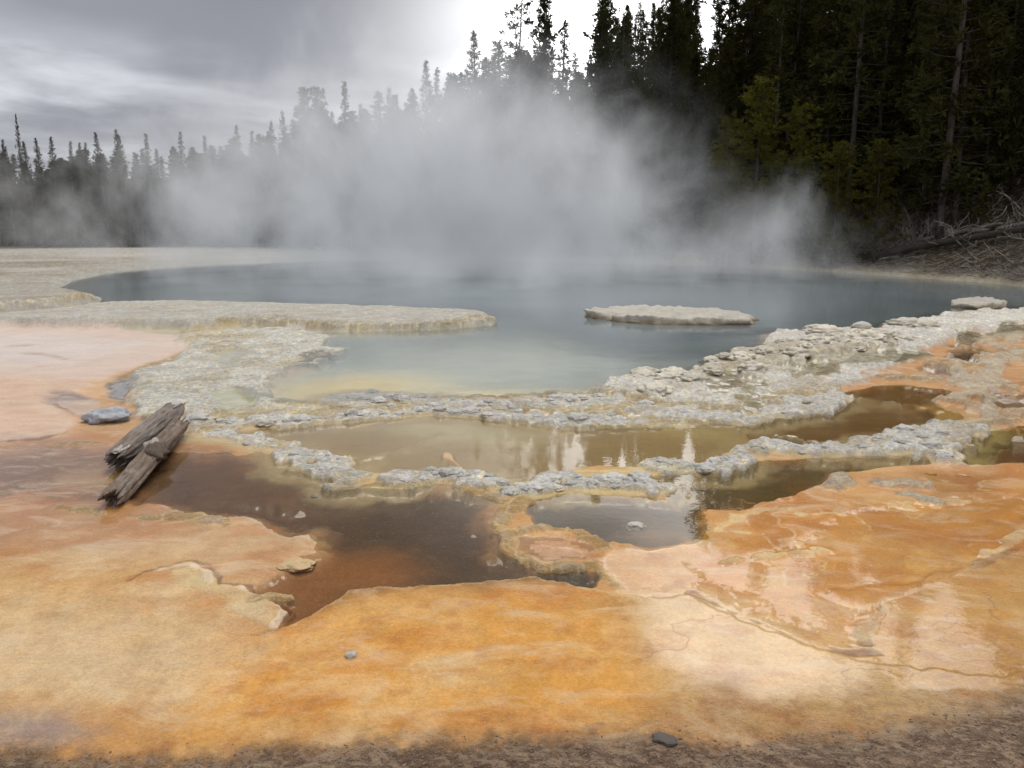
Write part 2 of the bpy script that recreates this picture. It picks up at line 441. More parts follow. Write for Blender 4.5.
lipm = sstep(6, 2, ldw + 8 * (vnoise(qx / 11, qy / 20, 77) - 0.3)) * sstep(-0.25, 0.15, W1 + 0.2)
paint(lipm * 0.6, C(246, 226, 204, 1.1), -0.034, 0.1, 0.0)
paint(sstep(3.0, 1.0, np.abs(s_in - 9 + 7 * (sc1 - 0.45) + 4 * W2)) * sstep(30, 16, ld) * 0.7, C(112, 80, 56), -0.062)  # lip's undercut shadow and dark deposit, painted in as one brown line
ridge([(255, 600), (270, 594), (288, 596)], 6, C(204, 172, 122), -0.05, 0.1, 0.5)
ridge([(60, 506), (110, 514), (140, 518), (175, 514), (205, 516), (228, 522)], 6, C(208, 172, 124), -0.055, 0.1, 0.6, warp=20, fine=10)
ridge([(60, 444), (95, 442), (115, 444)], 6, C(200, 164, 124), -0.055, 0.1, 0.5, warp=14)

# ---- mottling of the mats and little terrace rims
matz = sstep(-20, 40, 5.0 * (460 - HOR) * 0 + (qy * -1 + math.log(7.8) * 800)) * (1 - np.clip(g_cr, 0, 1)) * sstep(PW - 0.03, PW - 0.002, g_h)
matz *= 1 - 0.85 * np.maximum(lipm, sstep(6, -10, s_in) * 0.5)
mm = sstep(-0.06, 0.2, fbm(qx / 95 + W1 * 0.6, qy / 80, 511, 7, 0.68))
paint(mm * 0.30 * matz, C(240, 204, 158))
mm = sstep(0.02, 0.24, fbm(qx / 120 + W1 * 0.6, qy / 60, 523, 7, 0.68))
paint(mm * 0.42 * matz, C(206, 124, 50))
mm = sstep(0.10, 0.26, fbm(qx / 30, qy / 26, 531, 4))
paint(mm * 0.35 * matz, C(190, 118, 62))


g_c[:, 2] *= 1 - 0.17 * matz
g_c[:, 1] *= 1 + 0.005 * matz


def iso(seed, sx, sy, levels, wid, o=5):
    T = fbm(qx / sx, qy / sy, seed, o)
    T2 = T.reshape(NR, NA)
    ga, gb = np.gradient(T2, QY[:, 0], QX[0, :])
    gr = np.hypot(ga, gb).ravel() + 1e-5
    d = np.full(N, 99.0)
    for L in levels:
        d = np.minimum(d, np.abs(T - L) / gr)
    return T, sstep(wid * 1.6, wid * 0.5, d)


def zone(poly, soft):
    return sstep(soft, -soft, sdf(poly, 80 + soft) + 30 * W1)


zR = zone([(700, 505), (760, 478), (930, 470), (965, 440), (885, 388), (1000, 332), (1300, 332), (1300, 560), (1000, 556), (900, 588), (760, 585), (690, 535)], 20)
T, m = iso(601, 110, 200, (-0.08, 0.07), 1.3, 6)
keep = sstep(0.0, 0.14, fbm(qx / 60, qy / 90, 603, 3))
paint(m * zR * keep * 0.65, C(240, 204, 158))
band = sstep(-0.085, -0.07, T) * sstep(0.08, 0.065, T) * zR
paint(band * 0.28, C(176, 104, 40))
zR2 = zone([(880, 392), (930, 356), (1000, 332), (1300, 332), (1300, 446), (965, 446)], 20)
pt = sstep(0.10, 0.17, fbm(qx / 34, qy / 130, 611, 4)) * zR2
paint(pt * 0.8, C(112, 76, 40), -0.08, 1.0)
pt = sstep(0.13, 0.19, fbm(qx / 26, qy / 110, 613, 4)) * zR2
paint(pt * 0.8, C(214, 196, 168), -0.045, 0.1, 0.7)
zM = zone([(430, 405), (640, 400), (960, 420), (960, 470), (700, 510), (500, 500), (330, 495), (200, 445), (300, 405)], 20)
zRm = zR * sstep(0.12, 0.0, g_cr) * sstep(-0.058, -0.064, g_h)
g_c[:, 2] *= 1 - 0.26 * zRm
g_c[:, 1] *= 1 + 0.04 * zRm
zF = zone([(640, 585), (880, 655), (1024, 565), (1200, 560), (1200, 690), (900, 690), (640, 660)], 20)
T, m = iso(631, 130, 110, (0.0,), 0.9)
paint(m * zF * 0.55, C(150, 98, 56))
zL = zone([(-300, 590), (280, 640), (330, 740), (-300, 735)], 20)
T, m = iso(641, 110, 80, (0.04,), 1.0)
paint(m * zL * 0.5 * sstep(0, .1, W1), C(170, 108, 62))
layer([(-200, 625), (60, 612), (230, 622), (280, 650), (200, 690), (90, 712), (-200, 712)], C(238, 210, 168), soft=70, warp=60, fine=20, a=0.55)
# ---- strip of dark gritty ground along the bottom
strip = [(-600, 741), (0, 741), (100, 750), (200, 748), (400, 738), (560, 728), (640, 724), (720, 730), (800, 722), (880, 706), (960, 690), (1024, 668), (1500, 600), (1500, 1600), (-1500, 1600)]
s_st, m_st = layer([(-600, 752), (0, 752), (100, 760), (200, 758), (400, 748), (560, 740), (640, 738), (720, 744), (800, 742), (880, 734), (960, 716), (1024, 695), (1500, 620), (1200, 830), (512, 900), (-500, 850)],
                   C(124, 98, 78), -0.045, 0.1, 0.0, soft=26, warp=16, fine=14)
near = sstep(2.85, 2.65, LR.ravel())
paint(near, C(118, 94, 74), -0.045, 0.1)
m_st = np.maximum(m_st, near)
fleck = sstep(-0.02, 0.22, fbm((xf + 0.5 * yf) / 0.03, yf / 0.022, 201, 3))
s_gr = sdf([(620, 735), (700, 700), (800, 690), (900, 665), (1024, 640), (1500, 560), (1500, 760), (900, 760)], 120)
m_gr = sstep(60, -40, s_gr + 20 * W1)
paint(m_gr * fleck * 0.25, C(142, 112, 88), None, None)
paint(m_st * sstep(-0.02, 0.16, fbm((xf + 0.5 * yf) / 0.035, yf / 0.02, 211, 4)) * 0.8, C(190, 160, 130))
layer([(-300, 712), (60, 715), (110, 735), (80, 745), (0, 742), (-300, 745)], C(160, 138, 126), soft=26, warp=20, a=0.9)
layer([(700, 680), (740, 675), (750, 695), (710, 700)], C(196, 150, 110), soft=30, a=0.7)

# ---- behind and around: plain tan ground, forest floor beyond the shore
beyond = np.interp(qx, shore[:, 0], shore[:, 1])
d_sh = (np.exp(qy / 800) - np.exp(beyond / 800))            # metres past the far shore
wr = sstep(30, 420, qx)
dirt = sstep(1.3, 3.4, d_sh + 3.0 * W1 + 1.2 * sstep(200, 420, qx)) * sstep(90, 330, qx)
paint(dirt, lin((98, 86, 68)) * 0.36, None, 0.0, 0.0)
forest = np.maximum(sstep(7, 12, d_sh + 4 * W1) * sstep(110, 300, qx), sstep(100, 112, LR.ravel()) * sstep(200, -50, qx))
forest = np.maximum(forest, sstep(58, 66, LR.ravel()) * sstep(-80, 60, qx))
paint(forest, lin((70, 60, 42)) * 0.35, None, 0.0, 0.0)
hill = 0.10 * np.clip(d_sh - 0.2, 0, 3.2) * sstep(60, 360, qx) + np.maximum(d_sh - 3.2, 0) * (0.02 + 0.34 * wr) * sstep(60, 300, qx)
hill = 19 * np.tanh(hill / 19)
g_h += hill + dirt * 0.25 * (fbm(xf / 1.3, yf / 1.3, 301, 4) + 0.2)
# pool and terraces do not continue behind the camera
back = (np.abs(LA.ravel()) > R(60))
g_c[back] = C(190, 150, 110)
g_h[back & (d_sh < 2)] = -0.05
g_wet[back] = 0.2

# ---- lumps of sinter
# basins and channels that break up the right crust
s_rc = sdf([(650, 408), (700, 385), (760, 360), (900, 332), (1024, 316), (1100, 322), (960, 345), (900, 368), (850, 390), (800, 404), (740, 418)], 60)
zrc = sstep(12, -20, s_rc)
chn = fbm(qx / 30, qy / 120, 411, 5)
hole = sstep(0.09, 0.15, chn) * zrc
paint(hole, C(176, 164, 128), -0.022, 0.9, 0.4)
hole2 = sstep(0.18, 0.25, chn) * zrc
paint(hole2, C(140, 122, 78))
edge_h = sstep(0.05, 0.09, chn) * sstep(0.13, 0.09, chn) * zrc
paint(edge_h * 0.6, C(240, 232, 214, 1.1))
f1, f2, rv = cells(xf / 0.21 + W3 * 0.6, yf / 0.21 + W3 * 0.4, 5)
nearw = np.interp(LR.ravel(), [8, 12], [1.0, 0.0])
dome = np.sqrt(np.clip(1 - (f1 / 0.62) ** 2, 0, 1)) * (0.35 + 0.9 * rv)
e1, e2, ev = cells(xf / 0.10 + W3, yf / 0.10, 9)
small = np.sqrt(np.clip(1 - (e1 / 0.6) ** 2, 0, 1)) * (0.3 + 0.7 * ev)
k1, k2, kv = cells(xf / 0.8 + W3, yf / 0.8, 19)
big = np.sqrt(np.clip(1 - (k1 / 0.7) ** 2, 0, 1)) * kv
cr = np.clip(g_cr, 0, 1.3)
amp = np.interp(LR.ravel(), [5, 8.5, 12, 18], [0.28, 0.42, 0.62, 0.85]) * np.where(xf < 0, 0.62, 1.0)
fine_l = fbm(xf / 0.07, yf / 0.07, 34, 3)
g_h += cr * amp * ((0.06 + 0.05 * nearw) * dome + 0.02 * small + 0.05 * big * (amp > .7) + 0.05 * fbm(xf / 0.5, yf / 0.5, 33, 4) + (0.03 - 0.018 * nearw) * fine_l)
crev = sstep(0.16, 0.02, f2 - f1) * np.clip(cr, 0, 1)
paint(crev * 0.75, C(236, 218, 176, 1.1))
paint(sstep(0.45, 0.9, dome) * np.clip(cr, 0, 1) * 0.5, C(190, 188, 184, 1.05))
var = (rv - 0.5) * np.clip(cr, 0, 1)
g_c *= (1 + 0.35 * var + 0.3 * fbm(xf / 0.3, yf / 0.3, 81, 3) * np.clip(cr, 0, 1))[:, None]
stain = sstep(0.10, 0.24, fbm(xf / 0.7, yf / 0.7, 87, 4)) * np.clip(cr, 0, 1)
paint(stain * 0.35, C(176, 148, 104))
# fine relief of the mats
dry = 1 - np.clip(g_wet, 0, 1)
g_h += 0.010 * W3 * (0.15 + dry) * (LR.ravel() < 30) + m_st * 0.03 * fbm(xf / 0.09, yf / 0.06, 95, 3) + 0.02 * fbm(xf / 2.2, yf / 2.2, 96, 3) * (d_sh > 0)
g_c *= (1 + 0.22 * fbm(xf / 0.35, yf / 0.2, 97, 5) + 0.12 * fbm(xf / 1.6, yf / 0.9, 98, 3))[:, None]
g_c[:] = np.clip(g_c, 0.004, 0.85)

GZ = g_h.reshape(NR, NA)


def ground_z(x, y):
    r = math.hypot(x, y); a = math.atan2(x, y)
    i = min(max(int(np.searchsorted(RAD, r)) - 1, 0), NR - 2)
    j = min(max(int(np.searchsorted(AZ, a)) - 1, 0), NA - 2)
    t = min(max((r - RAD[i]) / (RAD[i + 1] - RAD[i]), 0), 1)
    s = min(max((a - AZ[j]) / (AZ[j + 1] - AZ[j]), 0), 1)
    return float((GZ[i, j] * (1 - s) + GZ[i, j + 1] * s) * (1 - t) + (GZ[i + 1, j] * (1 - s) + GZ[i + 1, j + 1] * s) * t)


# ------------------------------------------------------------------ node helpers
def new_mat(name):
    m = bpy.data.materials.new(name)
    m.use_nodes = True
    nt = m.node_tree
    nt.nodes.clear()
    out = nt.nodes.new('ShaderNodeOutputMaterial')
    return m, nt, out


class G:
    def __init__(s, nt):
        s.nt = nt

    def n(s, t, **k):
        nd = s.nt.nodes.new(t)
        for a, b in k.items():
            setattr(nd, a, b)
        return nd

    def put(s, sock, v):
        if hasattr(v, 'is_linked') or isinstance(v, bpy.types.NodeSocket):
            s.nt.links.new(v, sock)
        else:
            sock.default_value = v

    def math(s, op, a, b=0.0, c=None, clamp=False):
        nd = s.n('ShaderNodeMath', operation=op, use_clamp=clamp)
        s.put(nd.inputs[0], a); s.put(nd.inputs[1], b)
        if c is not None:
            s.put(nd.inputs[2], c)
        return nd.outputs[0]

    def vmath(s, op, a, b=None):
        nd = s.n('ShaderNodeVectorMath', operation=op)
        s.put(nd.inputs[0], a)
        if b is not None:
            s.put(nd.inputs[1], b)
        return nd.outputs['Value'] if op in ('LENGTH', 'DOT_PRODUCT') else nd.outputs[0]

    def noise(s, vec, scale, detail=4, rough=0.55, dist=0.0):
        nd = s.n('ShaderNodeTexNoise')
        if vec is not None:
            s.put(nd.inputs['Vector'], vec)
        nd.inputs['Scale'].default_value = scale
        nd.inputs['Detail'].default_value = detail
        nd.inputs['Roughness'].default_value = rough
        nd.inputs['Distortion'].default_value = dist
        return nd.outputs[0]

    def remap(s, x, a, b, c=0.0, d=1.0, smooth=False):
        nd = s.n('ShaderNodeMapRange')
        if smooth:
            nd.interpolation_type = 'SMOOTHSTEP'
        s.put(nd.inputs[0], x)
        for i, v in enumerate((a, b, c, d)):
            s.put(nd.inputs[1 + i], v)
        return nd.outputs[0]

    def mixc(s, f, a, b, blend='MIX'):
        nd = s.n('ShaderNodeMix', data_type='RGBA', blend_type=blend)
        s.put(nd.inputs[0], f); s.put(nd.inputs[6], a); s.put(nd.inputs[7], b)
        return nd.outputs[2]

    def attr(s, name, fac=True):
        nd = s.n('ShaderNodeAttribute', attribute_name=name)
        return nd.outputs['Fac'] if fac else nd.outputs['Color']

    def bump(s, h, strength, dist, normal=None):
        nd = s.n('ShaderNodeBump')
        s.put(nd.inputs['Strength'], strength)
        nd.inputs['Distance'].default_value = dist
        s.put(nd.inputs['Height'], h)
        if normal is not None:
            s.put(nd.inputs['Normal'], normal)
        return nd.outputs[0]


def c4(c):
    return (float(c[0]), float(c[1]), float(c[2]), 1.0)


# ---- ground material
m_ground, nt, out = new_mat('ground')
g = G(nt)
pos = g.n('ShaderNodeNewGeometry').outputs['Position']
col = g.attr('col', False); wet = g.attr('wet'); cru = g.attr('crust')
grit = g.attr('grit')
n_f = g.noise(pos, 55, 5, 0.7)
n_m = g.noise(pos, 9, 6, 0.65)
n_g = g.noise(pos, 160, 2, 0.6)
mul = g.remap(n_f, 0.3, 0.7, 0.82, 1.18)
mul2 = g.remap(n_m, 0.3, 0.7, 0.88, 1.12)
mul3 = g.remap(n_g, 0.3, 0.7, 0.92, 1.08)
n_c = g.noise(pos, 20, 6, 0.78)
mul4 = g.math('ADD', 1.0, g.math('MULTIPLY', cru, g.math('SUBTRACT', g.remap(n_c, 0.36, 0.64, 0.66, 1.42), 1.0)))
m_all = g.math('MULTIPLY', g.math('MULTIPLY', g.math('MULTIPLY', mul, mul2), mul3), mul4)
vec = g.n('ShaderNodeCombineColor')
for i in range(3):
    g.put(vec.inputs[i], m_all)
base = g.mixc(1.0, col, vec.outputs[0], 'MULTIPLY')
# pale wisps and crumbs on the mats
mpw = g.n('ShaderNodeMapping'); mpw.inputs['Scale'].default_value = (0.8, 1.5, 1.0); mpw.inputs['Rotation'].default_value = (0, 0, 0.4)
g.put(mpw.inputs['Vector'], pos)
wsp_n = g.noise(mpw.outputs[0], 2.6, 9, 0.72, 0.8)
base = g.mixc(g.math('MULTIPLY', g.math('MULTIPLY', g.remap(wsp_n, 0.50, 0.66, 0, 0.75), g.remap(g.attr('under'), 0.0, 1.0, 1.0, 0.12)), g.math('SUBTRACT', 1.0, cru, clamp=True)), base, g.mixc(0.55, base, c4(C(246, 222, 186))))
base = g.mixc(g.remap(g.noise(pos, 75, 3, 0.6), 0.60, 0.68, 0, 0.45), base, g.mixc(0.55, base, c4(C(244, 220, 186))))
# dark specks and grains
sp = g.remap(g.noise(pos, 95, 2, 0.5), 0.66, 0.72, 0, 0.5)
base = g.mixc(sp, base, g.mixc(1.0, base, (0.45, 0.36, 0.3, 1), 'MULTIPLY'))
# gritty strip: light and dark flecks
st = g.n('ShaderNodeMapping'); st.inputs['Scale'].default_value = (1.0, 2.0, 1.0); st.inputs['Rotation'].default_value = (0, 0, 0.5)
g.put(st.inputs['Vector'], pos)
fl = g.noise(st.outputs[0], 58, 6, 0.72, 0.7)
base = g.mixc(g.math('MULTIPLY', grit, g.remap(fl, 0.52, 0.66, 0, 0.75)), base, c4(C(186, 158, 130)))
base = g.mixc(g.math('MULTIPLY', grit, g.remap(fl, 0.46, 0.36, 0, 0.8)), base, c4(C(66, 52, 40)))
p = g.n('ShaderNodeBsdfPrincipled')
g.put(p.inputs['Base Color'], base)
g.put(p.inputs['Roughness'], g.remap(wet, 0, 1, 0.85, 0.45))
p.inputs['Specular IOR Level'].default_value = 0.25
drynode = g.math('SUBTRACT', 1.0, wet, clamp=True)
hgt = g.math('ADD', g.math('MULTIPLY', n_m, 0.6), g.math('ADD', g.math('MULTIPLY', n_f, 0.5), g.math('MULTIPLY', n_g, 0.15)))
bs = g.math('ADD', g.math('MULTIPLY', drynode, 0.75), g.math('MULTIPLY', g.math('MAXIMUM', cru, grit), 0.75), clamp=True)
g.put(p.inputs['Normal'], g.bump(hgt, bs, 0.05))
# film of water: smooth clear coat
film = g.remap(g.math('ADD', wet, g.math('MULTIPLY', g.math('SUBTRACT', n_m, 0.5), 0.5)), 0.30, 0.75, 0, 1, True)
g.put(p.inputs['Coat Weight'], film)
p.inputs['Coat IOR'].default_value = 1.34
g.put(p.inputs['Coat Roughness'], g.remap(film, 0, 1, 0.3, 0.03))
g.put(p.inputs['Coat Normal'], g.bump(g.noise(pos, 14, 3, 0.6), 0.03, 0.02))
nt.links.new(p.outputs[0], out.inputs[0])

# ground mesh
ii = np.arange((NR - 1) * NA).reshape(NR - 1, NA)[:, :-1].ravel()
quads = np.stack((ii, ii + 1, ii + NA + 1, ii + NA), 1)
verts = np.stack((xf, yf, g_h), 1)
verts = np.vstack((verts, [[0, 0, -0.05]]))
fan_i = np.arange(NA - 1)
tri = np.stack((fan_i + 1, fan_i, np.full(NA - 1, N)), 1)
# close the seam behind the camera
sm = np.arange(NR - 1) * NA
seam = np.stack((sm + NA - 1, sm, sm + NA, sm + 2 * NA - 1), 1)
flat = np.concatenate((quads.ravel(), seam.ravel(), tri.ravel()))
tot = np.concatenate((np.full(len(quads) + len(seam), 4), np.full(len(tri), 3)))
me = mesh_np('ground', verts, flat, tot, m_ground)


def add_attr(me, name, typ, data):
    a = me.attributes.new(name, typ, 'POINT')
    if typ == 'FLOAT_COLOR':
        d = np.ones((len(data), 4), np.float32); d[:, :3] = data
        a.data.foreach_set('color', d.ravel())
    else:
        a.data.foreach_set('value', np.asarray(data, np.float32))


pad = lambda a: np.concatenate((a, a[-1:]))
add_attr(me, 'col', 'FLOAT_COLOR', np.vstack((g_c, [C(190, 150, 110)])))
add_attr(me, 'wet', 'FLOAT', pad(g_wet))
add_attr(me, 'under', 'FLOAT', pad(sstep(PW - 0.003, PW - 0.018, g_h)))
add_attr(me, 'crust', 'FLOAT', pad(np.clip(g_cr, 0, 1)))
add_attr(me, 'grit', 'FLOAT', pad(np.clip(np.maximum(m_st, 0.55 * m_gr), 0, 1)))
ground = obj('ground', me)
tag(ground, 'orange and brown microbial mats and pale sinter crust around the hot spring', 'ground', kind='structure')

# ------------------------------------------------------------------ water


def water_mesh(name, mask, level, mat, cs, rs, turb=None):
    M = mask.reshape(NR, NA)
    ri = np.arange(0, NR, rs); ci = np.arange(0, NA, cs)
    sub = M[np.ix_(ri, ci)]
    xs, ys = X[np.ix_(ri, ci)], Y[np.ix_(ri, ci)]
    keep = sub[:-1, :-1] | sub[1:, :-1] | sub[:-1, 1:] | sub[1:, 1:]
    nc = len(ci)
    a, b = np.nonzero(keep)
    i0 = a * nc + b
    q = np.stack((i0, i0 + 1, i0 + nc + 1, i0 + nc), 1)
    used, inv = np.unique(q.ravel(), return_inverse=True)
    v = np.stack((xs.ravel()[used], ys.ravel()[used], np.full(len(used), level)), 1)
    me = mesh_np(name, v, inv, np.full(len(q), 4), mat)
    if turb is not None:
        t = turb.reshape(NR, NA)[np.ix_(ri, ci)].ravel()[used]
        add_attr(me, 'turb', 'FLOAT', t)
    return me


def water_mat(name, tint, body, rough, bump_s, bump_scale):
    m, nt, out = new_mat(name)
    g = G(nt)
    pos = g.n('ShaderNodeNewGeometry').outputs['Position']
    nz = g.noise(pos, bump_scale, 3, 0.55)
    nrm = g.bump(nz, bump_s, 0.05)
    gl = g.n('ShaderNodeBsdfGlossy'); gl.inputs['Roughness'].default_value = rough
    nt.links.new(nrm, gl.inputs['Normal'])
    fr = g.n('ShaderNodeFresnel'); fr.inputs['IOR'].default_value = 1.33
    nt.links.new(nrm, fr.inputs['Normal'])
    tr = g.n('ShaderNodeBsdfTransparent'); tr.inputs[0].default_value = tint
    inner = tr.outputs[0]
    if body is not None:
        df = g.n('ShaderNodeBsdfDiffuse')
        nb = g.noise(pos, 0.35, 3, 0.5)
        g.put(df.inputs[0], g.mixc(g.remap(nb, 0.3, 0.7), c4(body[0]), c4(body[1])))
        mx = g.n('ShaderNodeMixShader')
        g.put(mx.inputs[0], g.attr('turb'))
        nt.links.new(inner, mx.inputs[1]); nt.links.new(df.outputs[0], mx.inputs[2])
        inner = mx.outputs[0]
    mx = g.n('ShaderNodeMixShader')
    nt.links.new(fr.outputs[0], mx.inputs[0])
    nt.links.new(inner, mx.inputs[1]); nt.links.new(gl.outputs[0], mx.inputs[2])
    nt.links.new(mx.outputs[0], out.inputs[0])
    return m


turb = 1 - np.exp(-np.maximum(-g_h - 0.05, 0) * 3.6)
m_hot = water_mat('hot_water', (0.975, 0.98, 0.965, 1), ((0.205, 0.248, 0.258), (0.255, 0.295, 0.302)), 0.07, 0.10, 2.2)
w = obj('hot_spring_water', water_mesh('hot_spring_water', (s_pool < 22) & (LR.ravel() > 6), 0.0, m_hot, 4, 2, turb))
tag(w, 'blue grey water of the large steaming hot spring pool', 'water', kind='structure')
sp_ = np.min(np.stack(pools), 0)
m_sh_w = water_mat('shallow_water', (0.95, 0.93, 0.86, 1), None, 0.012, 0.014, 7.0)
w2 = obj('shallow_water', water_mesh('shallow_water', sp_ < 26, PW, m_sh_w, 4, 3))
tag(w2, 'clear shallow water over brown mats in the terrace pools', 'water', kind='structure')

# ------------------------------------------------------------------ sinter / stone materials


def stone_mat(name, c1, c2, c3, scale=6.0, bump=0.6, foot=None, fz=(0.30, 0.10, 0.3)):
    m, nt, out = new_mat(name)
    g = G(nt)
    tc = g.n('ShaderNodeTexCoord')
    oi = g.n('ShaderNodeObjectInfo')
    v = g.vmath('ADD', tc.outputs['Object'], g.vmath('MULTIPLY', oi.outputs['Location'], (1.7, 1.3, 1.1)))
    a = g.noise(v, scale, 6, 0.65)
    b = g.noise(v, scale * 4.5, 4, 0.65)
    c = g.mixc(g.remap(a, 0.35, 0.65), c4(c1), c4(c2))
    c = g.mixc(g.remap(b, 0.56, 0.7, 0, 0.8), c, c4(c3))
    if foot is not None:
        sz = g.n('ShaderNodeSeparateXYZ'); g.put(sz.inputs[0], tc.outputs['Object'])
        c = g.mixc(g.remap(g.math('ADD', sz.outputs[2], g.math('MULTIPLY', a, fz[2])), fz[0], fz[1], 0, 0.9), c, c4(foot))
    val = g.remap(oi.outputs['Random'], 0, 1, 0.82, 1.12)
    cc = g.n('ShaderNodeCombineColor')
    for i in range(3):
        g.put(cc.inputs[i], val)
    c = g.mixc(1.0, c, cc.outputs[0], 'MULTIPLY')
    p = g.n('ShaderNodeBsdfPrincipled')
    g.put(p.inputs['Base Color'], c)
    p.inputs['Roughness'].default_value = 0.7
    h = g.math('ADD', a, g.math('MULTIPLY', b, 0.5))
    g.put(p.inputs['Normal'], g.bump(h, bump, 0.06))
    nt.links.new(p.outputs[0], out.inputs[0])
    return m


m_sinter = stone_mat('sinter', C(226, 218, 200, 1.2), C(212, 202, 182, 1.15), C(168, 148, 118), 3.0)
m_island = stone_mat('island_sinter', C(204, 198, 184), C(184, 176, 160), C(150, 136, 112), 2.2, 0.9, C(150, 128, 92), (0.16, 0.06, 0.10))
m_nodule = stone_mat('grey_sinter', C(204, 200, 192, 1.3), C(184, 181, 175, 1.25), C(224, 214, 194, 1.25), 2.2, 0.5, C(230, 212, 176, 1.1))
m_blue = stone_mat('blue_grey_stone', C(158, 162, 172, 1.2), C(200, 202, 206, 1.25), C(104, 106, 112), 2.2)
m_cream = stone_mat('cream_stone', C(228, 196, 146, 1.4), C(216, 184, 136, 1.4), C(180, 150, 112), 2.5)
m_darkst = stone_mat('dark_stone', C(134, 122, 114), C(104, 94, 88), C(160, 146, 134), 12.0)


def rock_mesh(name, seed, mat, sub=4, flat=1.0, rough=0.35, freq=1.6, lump=0.0):
    bm = bmesh.new()
    bmesh.ops.create_icosphere(bm, subdivisions=sub, radius=1.0)
    o = Vector((seed * 3.7, seed * 1.3, seed * 7.1))
    for v in bm.verts:
        d = v.co.normalized()
        k = 1 + rough * mnoise.fractal(d * freq + o, 1.0, 2.0, 4)
        if lump:
            k += lump * (0.5 - mnoise.voronoi(d * 3.2 + o)[0][0])
        v.co = d * k
        v.co.z *= flat
    me = bpy.data.meshes.new(name)
    bm.to_mesh(me); bm.free()
    me.polygons.foreach_set('use_smooth', np.full(len(me.polygons), True))
    me.materials.append(mat)
    return me


# islands
def island(name, poly, top, mat, label, seed, y_wave=0.05):
    P = np.array([px(*q, z=0.0) for q in poly])
    c = P.mean(0)
    n = 220
    Q = np.vstack((P, P[:1]))
    L = np.concatenate(([0], np.cumsum(np.hypot(*np.diff(Q, axis=0).T))))
    t = np.linspace(0, L[-1], n, endpoint=False)
    out_ = np.stack((np.interp(t, L, Q[:, 0]), np.interp(t, L, Q[:, 1])), 1) - c
    for _ in range(5):
        out_ = (np.roll(out_, 1, 0) + out_ * 2 + np.roll(out_, -1, 0)) / 4
    prof = [(1.02, -0.35), (1.0, -0.05), (1.01, 0.03), (1.0, 0.3), (0.985, 0.6), (0.96, 0.82), (0.93, 0.93), (0.89, 0.99)] + [(s, 1.0 + 0.05 * (0.9 - s)) for s in np.linspace(0.84, 0.04, 22)]
    vs = []
    for s, z in prof:
        for (x, y) in out_:
            X_, Y_ = c[0] + x * s, c[1] + y * s
            nn = mnoise.fractal(Vector((X_ * 2.2, Y_ * 2.2, z * 1.5 + seed)), 1.0, 2.0, 5)
            lump = 0.5 - mnoise.voronoi(Vector((X_ * 4.5, Y_ * 4.5, z * 2 + seed)))[0][0]
            k = 1 + (0.06 * nn + 0.08 * lump) * (1.0 if s > 0.8 else 0.2)
            vs.append((x * s * k, y * s * k, z * top + (0.04 * nn + 0.075 * lump) * (z > 0.2)))
    nr = len(prof)
    vs.append((0, 0, vs[-1][2]))
    fl, tt = [], []
    for i in range(nr - 1):
        for j in range(n):
            a = i * n + j; b = i * n + (j + 1) % n
            fl += [a, b, b + n, a + n]; tt.append(4)
    for j in range(n):
        fl += [(nr - 1) * n + j, (nr - 1) * n + (j + 1) % n, nr * n]; tt.append(3)
    o = obj(name, mesh_np(name, vs, fl, tt, mat), loc=(c[0], c[1], 0))
    tag(o, label, 'rock')
    return o


island('sinter_island', [(583, 317), (610, 321), (650, 324.5), (700, 325), (752, 324.5), (753, 320), (720, 314), (680, 312), (630, 311), (595, 313)], 0.155, m_island, 'long cream sinter island in the middle of the pool', 3)
island('sinter_island', [(950, 307), (975, 309), (1006, 308), (1006, 304.5), (985, 302), (955, 303)], 0.14, m_island, 'small cream sinter island close to the right bank of the pool', 8)

# boulders at the pool's edge
rocks_v = [rock_mesh('rock', 20 + i, m_nodule, 4, 0.62, 0.32, 1.5, 0.30) for i in range(7)]
rocks_c = [rock_mesh('rock', 40 + i, m_sinter, 4, 0.6, 0.4, 2.2, 0.22) for i in range(5)]


def put_rock(name, me, u, v, wpx, hpx, label, cat='stone', group=None, rz=None, sink=0.35, mat=None, dscale=1.0):
    x, y = px(u, v)
    r = math.hypot(x, y)
    w = wpx / 2 * y / F
    h = hpx / 2 * y / F
    o = obj(name, me, loc=(x, y, ground_z(x, y) + h * (1 - 2.4 * sink)), rz=random.uniform(0, 6.28) if rz is None else rz)
    o.scale = (w, w * 0.85 * dscale, h / 0.62)
    tag(o, label, cat, group)
    return o


put_rock('blue_grey_stone', rock_mesh('stone', 61, m_blue, 4, 0.62, 0.35, 1.3), 109, 420, 42, 17, 'angular blue grey stone lying beside the upper end of the logs', rz=0.15, sink=0.2)
put_rock('cream_stone', rock_mesh('stone', 62, m_cream, 4, 0.62, 0.3, 1.3), 297, 562, 38, 9, 'flat cream stone alone in the brown shallows behind the orange shelf', rz=0.1, sink=0.25)
put_rock('grey_pebble', rock_mesh('stone', 63, m_nodule, 3, 0.62, 0.3, 1.3), 352, 657, 14, 7, 'tiny grey pebble lying alone on the orange mat', rz=0.3, sink=0.3)
put_rock('dark_stone', rock_mesh('stone', 64, m_darkst, 3, 0.62, 0.35, 1.3), 665, 741, 26, 7, 'flat dark stone on the gritty strip nearest the camera', rz=-0.5, sink=0.25)
put_rock('sinter_boulder', rock_mesh('stone', 65, m_nodule, 3, 0.62, 0.3, 1.4), 861, 334, 20, 9, 'low grey boulder at the far water edge of the right crust', rz=0, sink=0.2)
put_rock('grey_pebble', rocks_v[2], 636, 522, 20, 9, 'single round grey nodule ringed with cream in the grey pool', rz=0.3, sink=0.3)
put_rock('grey_pebble', rocks_v[4], 313, 489, 10, 9, 'small dark grey pebble under water below the nodule rim', rz=0.3, sink=0.6)

